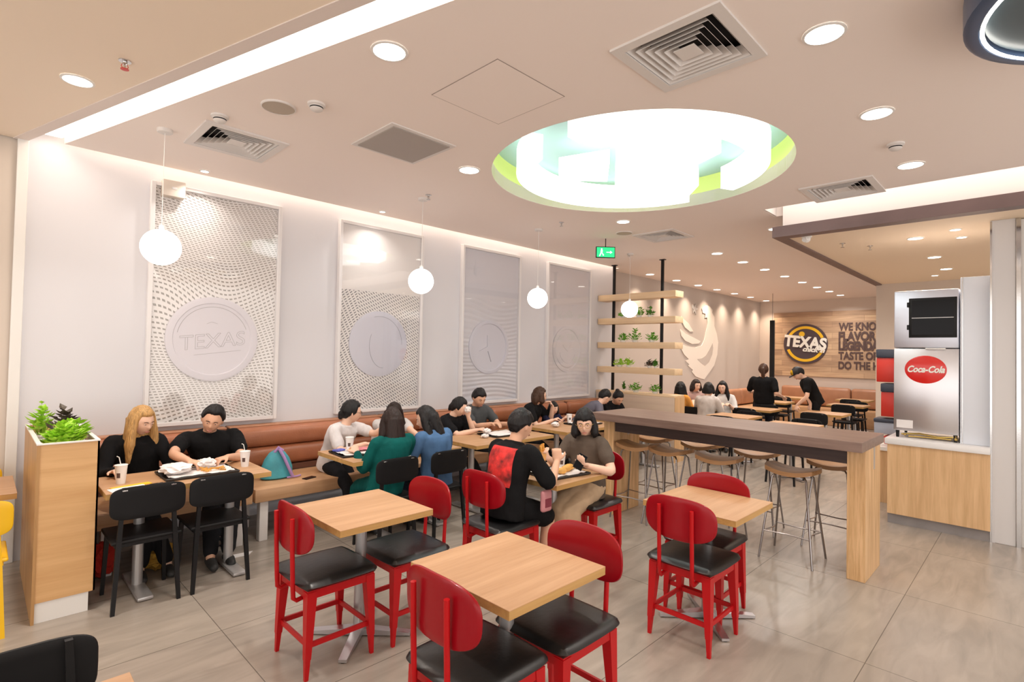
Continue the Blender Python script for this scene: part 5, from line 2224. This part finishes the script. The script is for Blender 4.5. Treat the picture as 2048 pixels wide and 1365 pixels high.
# 4 woman behind
h = PY(788, 826, 4.92)
person('woman with dark brown hair and white top, mostly hidden behind the teal-topped woman', (3.08, 5.02, SEAT + .09), h, -100, (-110, 38, 0), hair='long', hairc='dark', hairlen=.25, shirt=(.60, .58, .58), sleeve=.6,
       hands=((3.2, 4.48, .77), (2.95, 4.45, .80)), feet=[(3.0, 4.5, .07), (3.15, 4.5, .07)])
# 5 teal
h = PY(784, 843, 3.98)
TEAL = person('woman in a teal long-sleeved top with very long dark hair, seen from behind', (2.47, 3.93, .525), h, 90, (85, 10, 0), hair='long', hairc='dark', hairlen=.44, shirt=(.003, .085, .078), sleeve=1.9,
       hands=((2.33, 4.18, .76), (2.62, 4.18, .76)), feet=[(2.40, 4.22, .07), (2.56, 4.22, .07)], pants=(.003, .075, .07), hem=.11, hair_dir=(0, -.10, -1), width=1.05)
# 6 denim
h = PY(853, 838, 3.98)
person('woman in a blue denim shirt with long black hair, seen from behind', (3.00, 3.93, .525), h, 95, (140, 22, 8), hair='long', hairc='black', hairlen=.33, shirt=(.075, .155, .30), sleeve=1.9,
       hands=((2.80, 4.15, .77), (3.08, 4.2, .76)), feet=[(2.92, 4.22, .07), (3.08, 4.22, .07)], pants=(.02, .03, .05), hem=.12, hair_dir=(.32, -.25, -1), width=1.02)
# 7 woman with napkin
h = PY(918, 815, 4.72)
person('woman in a black top wiping her face with a white napkin', (4.02, 5.0, SEAT + .09), h, -80, (-55, 22, 0), skin='light', hair='tied', shirt=(.010, .010, .012), sleeve=.7,
       hands=((h.x + .07, h.y - .08, h.z - .10), (3.95, 4.45, .78)), hand_dir=((.05, .05, 1), None), pole=((.1, -.2, -1), (-.3, -.3, -.8)), feet=[(4.0, 4.5, .07), (4.15, 4.5, .07)])
# 8 man in grey
h = PY(958, 797, 4.84)
person('man in a dark grey tee looking down beside the woman with the napkin', (4.40, 5.02, SEAT + .09), h, -90, (-100, 24, 0), s=.97, skin='mid', hair='short', shirt=(.075, .08, .085), sleeve=.6,
       hands=((4.52, 4.50, .79), (4.22, 4.50, .82)), width=1.08, feet=[(4.35, 4.5, .07), (4.5, 4.5, .07)])
# 9 mother
h = PY(1079, 792, 4.76)
person('woman in a black tee with bobbed brown hair holding food to her mouth', (5.28, 5.0, SEAT + .09), h, -70, (-35, 12, 0), hair='bob', hairc='brown', hairlen=.15, shirt=(.008, .008, .009), sleeve=.6,
       hands=((h.x + .13, h.y - .12, h.z - .14), (5.30, 4.5, .78)), hand_dir=((-.45, .25, .8), None), feet=[(5.25, 4.5, .07), (5.4, 4.5, .07)])
# 10 child
h = PY(1107, 817, 4.70)
person('small child with a black bob seated beside the woman holding food', (5.68, 4.92, SEAT + .07), h, -95, (-100, 8, 0), s=.72, hair='bob', hairlen=.12, fringe=.02, shirt=(.02, .02, .05), sleeve=.8,
       hands=((5.75, 4.55, .77), (5.58, 4.55, .77)), feet=[(5.65, 4.6, .12), (5.75, 4.6, .12)])
# 11, 12 bowed pair
h = PY(1209, 795, 4.60)
person('man in a grey blazer bending over the table near the plant shelves', (6.35, 4.98, SEAT + .10), h, -45, (-15, 35, 0), s=.95, hair='short', shirt=(.15, .145, .185), sleeve=1.8,
       hands=((6.62, 4.40, .78), (6.48, 4.35, .78)), fine=False, width=1.08, feet=[(6.4, 4.5, .07), (6.5, 4.5, .07)])
h = PY(1236, 797, 4.62)
person('person in black with a top bun, bowed next to the man in grey blazer', (6.98, 4.98, SEAT + .10), h, -100, (-110, 35, 0), hair='bun', skin='mid', shirt=(.010, .010, .012), sleeve=1.8,
       hands=((7.08, 4.45, .78), (6.80, 4.45, .78)), fine=False, feet=[(6.9, 4.5, .07), (7.05, 4.5, .07)])
# 13 man on red chair, side view
h = PY(1042, 852, 2.70)
MANE = person('man in a black tee with red back print, eating on a red chair', (2.66, 2.70, .575), h, 0, (-8, 12, 0), s=.96, skin='mid', hair='short', fringe=.015, shirt=(.007, .007, .009), sleeve=.86,
       hands=((3.03, 2.86, .80), (3.00, 2.50, .86)), hand_dir=((.9, -.2, 0), (.15, .15, .95)), pole=((0, 0, -1), (.15, -.2, -1)), width=1.12, shorts=True, pants=(.008, .008, .009), hem=.10,
       feet=[(2.98, 2.80, .07), (2.92, 2.56, .07)], curl=(.5, .8), shoes=(.03, .03, .03))
# 14 woman in glasses
h = PY(1170, 846, 2.62)
WOME = person('woman in a brown tee, glasses and beige skirt looking towards a held phone', (3.56, 2.64, .565), h, 180, (212, 14, 4), s=.93, skin='light', hair='bob', hairlen=.17, fringe=.022, shirt=(.115, .088, .070), sleeve=.55, glasses=BRASS,
       hands=((3.30, 2.46, .80), (3.22, 2.78, .82)), hand_dir=((-.8, -.1, .25), (-.6, 0, .7)), pole=((.6, -.3, -.5), (0, 0, -1)), skirt=.92, pants=(.52, .38, .25), hem=.09,
       feet=[(3.22, 2.54, .07), (3.22, 2.70, .07)], curl=(.6, .7), palm=((0, 0, 1), (0, -1, 0)))
# 15-18 four at the rear table
for (px_, py_, X_, hipx, yw, fc, hr, hc_, hl, sh_, lb) in (
        (1361, 777, 9.0, (8.95, 4.62), 0, (-5, 15, 0), 'long', 'black', .30, (.75, .33, .07), 'person in an orange top with long black hair at the rear table'),
        (1392, 772, 9.5, (9.70, 4.70), -120, (-120, 10, 0), 'bob', 'dark', .14, (.45, .30, .27), 'person in a dusty pink top facing the camera at the rear table'),
        (1417, 779, 8.9, (8.95, 4.22), 0, (5, 12, 0), 'bob', 'black', .10, (.55, .50, .47), 'person in a pale hoodie seen from behind at the rear table'),
        (1445, 776, 9.5, (9.72, 4.20), -160, (-170, 8, 0), 'long', 'black', .28, (.70, .68, .66), 'long-haired person in a white printed tee at the rear table')):
    h = PX(px_, py_, X_)
    hx = Vector((h.x - .02, h.y, SEAT + .09))
    fv = Vector((math.cos(R(yw)), math.sin(R(yw)), 0))
    hx = hx - fv * .06
    lt = Vector((fv.y, -fv.x, 0))
    person(lb, hx, h, yw, fc, s=.95, hair=hr, hairc=hc_, hairlen=hl, shirt=sh_, sleeve=.9, hands=(hx + fv * .30 - lt * .14 + Vector((0, 0, .26)), hx + fv * .30 + lt * .14 + Vector((0, 0, .26))), fine=False)
# 19 standing woman
h = PX(1527, 741, 10.6)
hx = Vector((10.62, h.y + .0, .87))
person('standing staff woman in a black tee with a brown ponytail, seen from behind', hx, (h.x, h.y, h.z), 10, (15, 5, 0), s=1.0, hair='ponytail', hairc='brown', shirt=(.008, .008, .010), sleeve=.75, stand=True, hem=.10,
       hands=((10.85, h.y + .30, .98), (10.72, h.y - .30, .92)), feet=[(10.6, h.y + .1, .07), (10.6, h.y - .1, .07)], pants=(.02, .02, .03), fine=False, width=1.1)
# 20 standing man with cap
h = PX(1597, 748, 10.6)
hx = Vector((10.75, h.y - .24, .88))
person('standing staff man in a black tee and black and yellow cap bending over a table', hx, (h.x, h.y, h.z), 115, (120, 38, 0), s=1.0, hair='short', shirt=(.008, .008, .010), sleeve=.6, stand=True, cap=True, hem=.08,
       hands=((10.45, h.y - .02, .80), (10.55, h.y - .22, .80)), feet=[(10.7, h.y - .20, .07), (10.85, h.y - .32, .07)], pants=(.012, .012, .02), fine=False, hand_dir=((-.2, .1, -1), (-.2, .1, -1)))

# ---------------------------------------------------------------- things on tables
def tray(x, y, z, a, wx, wy, label, paper=PAPER):
    t = empty('tray', (x, y, z), R(a))
    bm = nbm()
    box(bm, -wx / 2, -wy / 2, 0, wx / 2, wy / 2, .006, .002, 1)
    n_ = 4
    pts = [(-wx / 2, -wy / 2), (wx / 2, -wy / 2), (wx / 2, wy / 2), (-wx / 2, wy / 2)]
    tube(bm, [(p[0], p[1], .012) for p in pts], .008, 8, True)
    obj('tray_body', bm, TRAYM, t)
    if paper:
        bm = nbm()
        rnd = random.Random(int(x * 100))
        N = 12
        g = [[bm.verts.new(((-.5 + i / N) * wx * .9, (-.5 + j / N) * wy * .9, .012 + rnd.uniform(0, .010) + .02 * max(0, abs(-.5 + i / N) * 2 - .7))) for j in range(N + 1)] for i in range(N + 1)]
        for i in range(N):
            for j in range(N):
                bm.faces.new((g[i][j], g[i + 1][j], g[i + 1][j + 1], g[i][j + 1]))
        obj('tray_liner', bm, paper, t)
    tag(t, label, 'tray')
    return t


def cup(x, y, z, h_, label, straw=True, r=.036, band=None):
    t = empty('paper_cup', (x, y, z))
    bm = nbm()
    lathe(bm, [(r * .72, 0), (r, h_ * .96), (r * 1.06, h_ * .97), (r * 1.06, h_), (r * .5, h_ + .002)], n=24)
    obj('cup_body', bm, CUPM, t)
    bm = nbm()
    g_ = []
    for k in range(9):
        a = R(215 + k * 5)
        row = []
        for z_ in (h_ * .34, h_ * .60):
            rr = r * (.72 + .28 * z_ / (h_ * .96)) + .0006
            row.append(bm.verts.new((rr * math.cos(a), rr * math.sin(a), z_)))
        g_.append(row)
    for a_, b_ in zip(g_, g_[1:]):
        bm.faces.new((a_[0], b_[0], b_[1], a_[1]))
    obj('print', bm, BROWNINK, t, False)
    if straw:
        bm = nbm()
        tube(bm, [(0, 0, h_ - .01), (-.012, .004, h_ + .05), (-.025, .006, h_ + .058)], .003, 8)
        obj('straw', bm, WHITEP, t)
    tag(t, label, 'cup', 'paper cups')


def phone(x, y, z, a, label, lx_=.13, ly=.065):
    t = empty('phone', (x, y, z), R(a))
    bm = nbm()
    box(bm, -lx_ / 2, -ly / 2, 0, lx_ / 2, ly / 2, .008, .003)
    obj('case', bm, BLACKP, t)
    bm = nbm()
    box(bm, -lx_ / 2 + .004, -ly / 2 + .004, .008, lx_ / 2 - .004, ly / 2 - .004, .0088)
    obj('screen', bm, SCREEN, t, False)
    tag(t, label, 'phone')
    return t


def crumple(x, y, z, r, label, name='napkin', m=PAPER, flat=.6, seed=1):
    t_ = bmesh.new()
    bmesh.ops.create_icosphere(t_, subdivisions=3, radius=1)
    rnd = random.Random(seed)
    for v in t_.verts:
        k = 1 + rnd.uniform(-.25, .2)
        v.co = Vector((v.co.x * r * k, v.co.y * r * k, (v.co.z * k + 1.15) * r * flat))
        v.co.z = max(v.co.z, 0)
    o = obj(name, t_, m, None, False, loc=(x, y, z))
    tag(o, label, name.replace('_', ' '))
    return o


def sticks(x, y, z, n_, rad, label, seed):
    rnd = random.Random(seed)
    for k in range(n_):
        a = rnd.uniform(0, PI)
        px_, py_ = x + rnd.uniform(-rad, rad), y + rnd.uniform(-rad, rad) * .6
        L_ = rnd.uniform(.03, .055)
        bm = nbm()
        box(bm, -L_ / 2, -.005, 0, L_ / 2, .005, .010, .001, 1)
        o = obj('french_fry', bm, FRIES, None, True, loc=(px_, py_, z + .001 + k * .0011), rot=(0, 0, a))
        tag(o, label, 'food', label)


A = .725
tray(1.16, 4.36, A, 0, .46, .32, 'dark tray with crumpled white paper before the man in black')
crumple(1.02, 4.36, A + .015, .10, 'large sheet of crumpled white paper heaped on the wall-table tray', 'wrapping_paper', PAPER, .35, 3)
crumple(1.23, 4.42, A + .015, .07, 'smaller heap of white wrapping paper behind the fries', 'wrapping_paper', PAPER, .5, 4)
sticks(1.24, 4.30, A + .018, 16, .07, 'golden fries scattered on the tray before the man in black', 5)
cup(0.70, 4.35, A, .125, 'printed paper cup with bent straw in front of the blonde woman')
cup(1.49, 4.38, A, .12, 'printed paper cup with straw beside the hand of the man in black')
bm = nbm()
box(bm, -.10, -.05, 0, .10, .05, .006, .001, 1)
tag(obj('receipt_paper', bm, PAPER, None, False, loc=(0.71, 4.155, A), rot=(0, 0, R(8))), 'white folded paper on the table corner beside the planter', 'paper')
bm = nbm()
box(bm, -.11, -.03, 0, .11, .03, .003)
tag(obj('yellow_packet', bm, YELINK, None, False, loc=(0.74, 4.235, A), rot=(0, 0, R(10))), 'yellow flat packet on the table in front of the blonde woman', 'packet')
phone(0.87, 4.16, A, 5, 'black phone lying by the white paper on the blonde woman table', .08, .05)
# table B
tray(2.42, 4.30, TZ, -4, .42, .30, 'dark tray with printed paper mat in front of the woman in white', PAPER)
bm = nbm()
box(bm, -.09, -.06, 0, .09, .06, .004)
tag(obj('paper_mat', bm, PINKP, None, False, loc=(2.48, 4.33, TZ + .028), rot=(0, 0, R(-8))), 'pink printed leaflet on the tray at the table of four', 'leaflet')
crumple(2.33, 4.25, TZ + .02, .035, 'golden piece of food on the tray at the table of four', 'fried_chicken', BREAD, .5, 8)
bm = nbm()
box(bm, -.05, -.03, 0, .05, .03, .016, .006)
tag(obj('sauce_packet', bm, BLUEP, None, False, loc=(2.28, 4.40, TZ + .02), rot=(0, 0, R(15))), 'blue and white packet at the tray corner beside the cup', 'packet')
cup(2.36, 4.36, TZ + .02, .12, 'white paper cup on the tray before the woman in white tee', False)
phone(2.50, 4.03, TZ, 10, 'black phone on the table of four beside the teal sleeve', .12, .05)
phone(2.20, 4.80, .45, 20, 'black phone lying on the wooden bench right of the drawstring bag', .12, .06)
# table C
tray(4.15, 4.28, TZ, 0, .42, .3, 'dark tray with paper in front of the man in grey')
cup(4.38, 4.34, TZ + .015, .12, 'paper cup on the tray of the man in grey', False)
crumple(3.86, 4.22, TZ, .04, 'crumpled napkin on the table edge left of the grey man tray', 'napkin', PAPER, .5, 11)
crumple(3.99, 4.33, TZ + .02, .045, 'crumpled wrapper on the left end of the grey man tray', 'wrapper', PAPER, .6, 12)
crumple(4.30, 4.22, TZ + .02, .05, 'crumpled wrapper on the right end of the grey man tray', 'wrapper', PAPER, .6, 13)
q = PY(935, 821, 4.62)
crumple(q.x, q.y, q.z - .03, .042, 'white napkin held to the face of the woman in black', 'napkin', PAPER, .8, 14)
# table D
tray(5.62, 4.25, TZ, 0, .42, .3, 'dark tray with food paper before the child')
cup(5.52, 4.40, TZ + .015, .11, 'paper cup on the tray in front of the child', False)
crumple(5.12, 4.30, TZ, .05, 'crumpled white napkin on the table of the mother', 'napkin', PAPER, .6, 15)
crumple(5.70, 4.20, TZ + .02, .07, 'heap of beige wrapping on the tray of the child', 'wrapper', mat('kraft_wrap', (.70, .55, .40), .8, bump=.2), .4, 16)
# table E
tray(3.15, 2.62, TZ, -8, .40, .30, 'dark tray with buns between the man with the red print and the woman in glasses')
for k, (dx, dy) in enumerate(((-.03, -.07), (.06, -.04), (.12, -.02))):
    bm = nbm()
    sphere(bm, (0, 0, .022), .045, .035, .024)
    tag(obj('bread_bun', bm, BREAD, None, True, loc=(3.15 + dx, 2.62 + dy, TZ + .018)), ('left', 'middle', 'right')[k] + 'most golden bun on the tray of the couple at the red chairs' if k != 1 else 'middle golden bun on the tray of the couple at the red chairs', 'food', 'golden buns on the tray')
cup(3.31, 2.72, TZ, .12, 'white paper cup beside the phone of the woman in glasses', False, .04)
crumple(3.03, 2.80, TZ + .0, .045, 'crumpled white wrapper on the table of the couple at the red chairs', 'wrapper', PAPER, .7, 18)
q = WOME['wrists'][0] + Vector((-.075, .0, .035))
ph = phone(q.x, q.y, q.z, 60, 'phone held by the woman in glasses', .14, .07)
ph.rotation_euler = (R(35), R(-38), R(10))
q = WOME['wrists'][1]
t = empty('fries_carton', (q.x - .07, q.y - .01, q.z + .02))
bm = nbm()
taper(bm, (0, 0, -.04), (0, 0, .04), .045, .06, .02, .035)
obj('carton', bm, mat('fries_carton_card', (.75, .40, .14), .6, bump=.05), t, False)
bm = nbm()
rnd = random.Random(4)
for k in range(14):
    box(bm, -.004, -.004, .02, .004, .004, .085 + rnd.uniform(-.02, .02), mtx=Matrix.Translation((rnd.uniform(-.02, .02), rnd.uniform(-.012, .012), 0)) @ Matrix.Rotation(rnd.uniform(-.25, .25), 4, 'Y'))
obj('fries', bm, FRIES, t, False)
tag(t, 'orange carton of fries held by the woman in glasses', 'fries carton')

# red print on the man's back
Z = MANE
c0 = Z['hip'].lerp(Z['nb'], .60)
fw_, sd_, lt_ = Z['fw'], Z['sd'], Z['lat']
bm = nbm()
N = 30
from mathutils.bvhtree import BVHTree
shirt_o = Z['shirt']
bv = BVHTree.FromObject(shirt_o, bpy.context.evaluated_depsgraph_get())
off = Vector((0, 0, 0))
g = {}
for i in range(N + 1):
    for j in range(N + 1):
        p = c0 + lt_ * ((i / N - .5) * .24) + sd_ * ((j / N - .5) * .27)
        o_ = p - fw_ * .4
        hit = bv.ray_cast(o_, fw_)
        q = hit[0] if hit[0] is not None else p - fw_ * .12
        g[(i, j)] = bm.verts.new(q - fw_ * .004 - Z['root'].location)
for i in range(N):
    for j in range(N):
        bm.faces.new((g[(i, j)], g[(i + 1, j)], g[(i + 1, j + 1)], g[(i, j + 1)]))
pr = obj('back_print', bm, mat('red_print', (.50, .02, .018), .7, var=.75, vscale=16), Z['root'])
pr['label'] = 'red picture printed on the back of the shirt'
# small white mark on the teal top
bv = BVHTree.FromObject(TEAL['shirt'], bpy.context.evaluated_depsgraph_get())
q = TEAL['nb'] - TEAL['sd'] * .20 + TEAL['lat'] * .10
hit = bv.ray_cast(q - TEAL['fw'] * .4, TEAL['fw'])
q = hit[0] if hit[0] is not None else q
bm = nbm()
prism(bm, [Vector((0, 0, 0)), Vector((.012, 0, .03)), Vector((.035, 0, .035)), Vector((.04, 0, .015)), Vector((.02, 0, .005)), Vector((.012, 0, -.015))], (0, -.003, 0))
bm.transform(Matrix.Translation(q - Vector((0, .004, 0)) - TEAL['root'].location))
obj('shirt_motif', bm, WHITEINK, TEAL['root'], False)

# bags and loose things
t = empty('drawstring_bag', (1.98, 5.0, .451))
bm = nbm()
st_ = []
for z_, ra, rb in ((0, .12, .07), (.015, .145, .09), (.10, .14, .085), (.18, .11, .065), (.235, .07, .04), (.255, .035, .025)):
    st_.append((Vector((0, 0, z_)), Vector((1, 0, 0)), Vector((0, 1, 0)), ra, rb))
loft(bm, st_, 28)
obj('bag_body', bm, mat('teal_fabric', (.06, .33, .40), .6, bump=.5, bscale=12, var=.3, vscale=5), t)
bm = nbm()
tube(bm, [(.02, -.03, .245), (0, -.055, .27), (.03, -.085, .20), (.07, -.10, .10), (.11, -.10, .014)], .014, 8)
tube(bm, [(-.03, -.02, .24), (.0, -.03, .285), (.04, -.03, .25)], .014, 8)
tube(bm, [(.06, -.09, .01), (.15, -.1, .012), (.19, -.08, .012)], .008, 8)
obj('strap', bm, mat('lilac_strap', (.42, .26, .55), .6, bump=.1), t)
tag(t, 'teal drawstring bag with lilac straps lying on the bench', 'bag')
q = MANE['hip']
t = empty('shoulder_bag', (2.83, 2.45, .62))
bm = nbm()
box(bm, -.05, -.02, -.075, .05, .02, .075, .02, 3)
obj('pouch', bm, mat('pink_leather', (.52, .22, .24), .5, bump=.1, var=.2), t)
bm = nbm()
box(bm, -.03, -.024, -.04, .03, -.02, .02)
obj('pocket', bm, mat('maroon_leather', (.2, .03, .05), .5, bump=.1), t, False)
tag(t, 'small pink shoulder bag at the lap of the man with the red print', 'bag')
crumple(0.98, 4.62, .0, .11, 'golden yellow soft bag on the floor under the blonde woman table', 'soft_bag', mat('mustard_fabric', (.42, .23, .03), .9, bump=.6, bscale=18, var=.4, vscale=14), .8, 22)
crumple(0.66, 4.70, .0, .10, 'red bag on the floor under the table near the planter', 'soft_bag', mat('red_fabric', (.45, .02, .01), .9, bump=.4, bscale=18), 1.2, 23)
bm = nbm()
prism(bm, [(-.09, -.03, 0), (.06, -.04, 0), (.11, .02, 0), (-.05, .04, 0)], (0, 0, .004))
q = PZ(478, 1112, 0)
tag(obj('paper_sheet', bm, PAPER, None, False, loc=(q.x, q.y, 0.001)), 'white sheet of paper on the floor by the right pedestal of the wall table', 'paper')
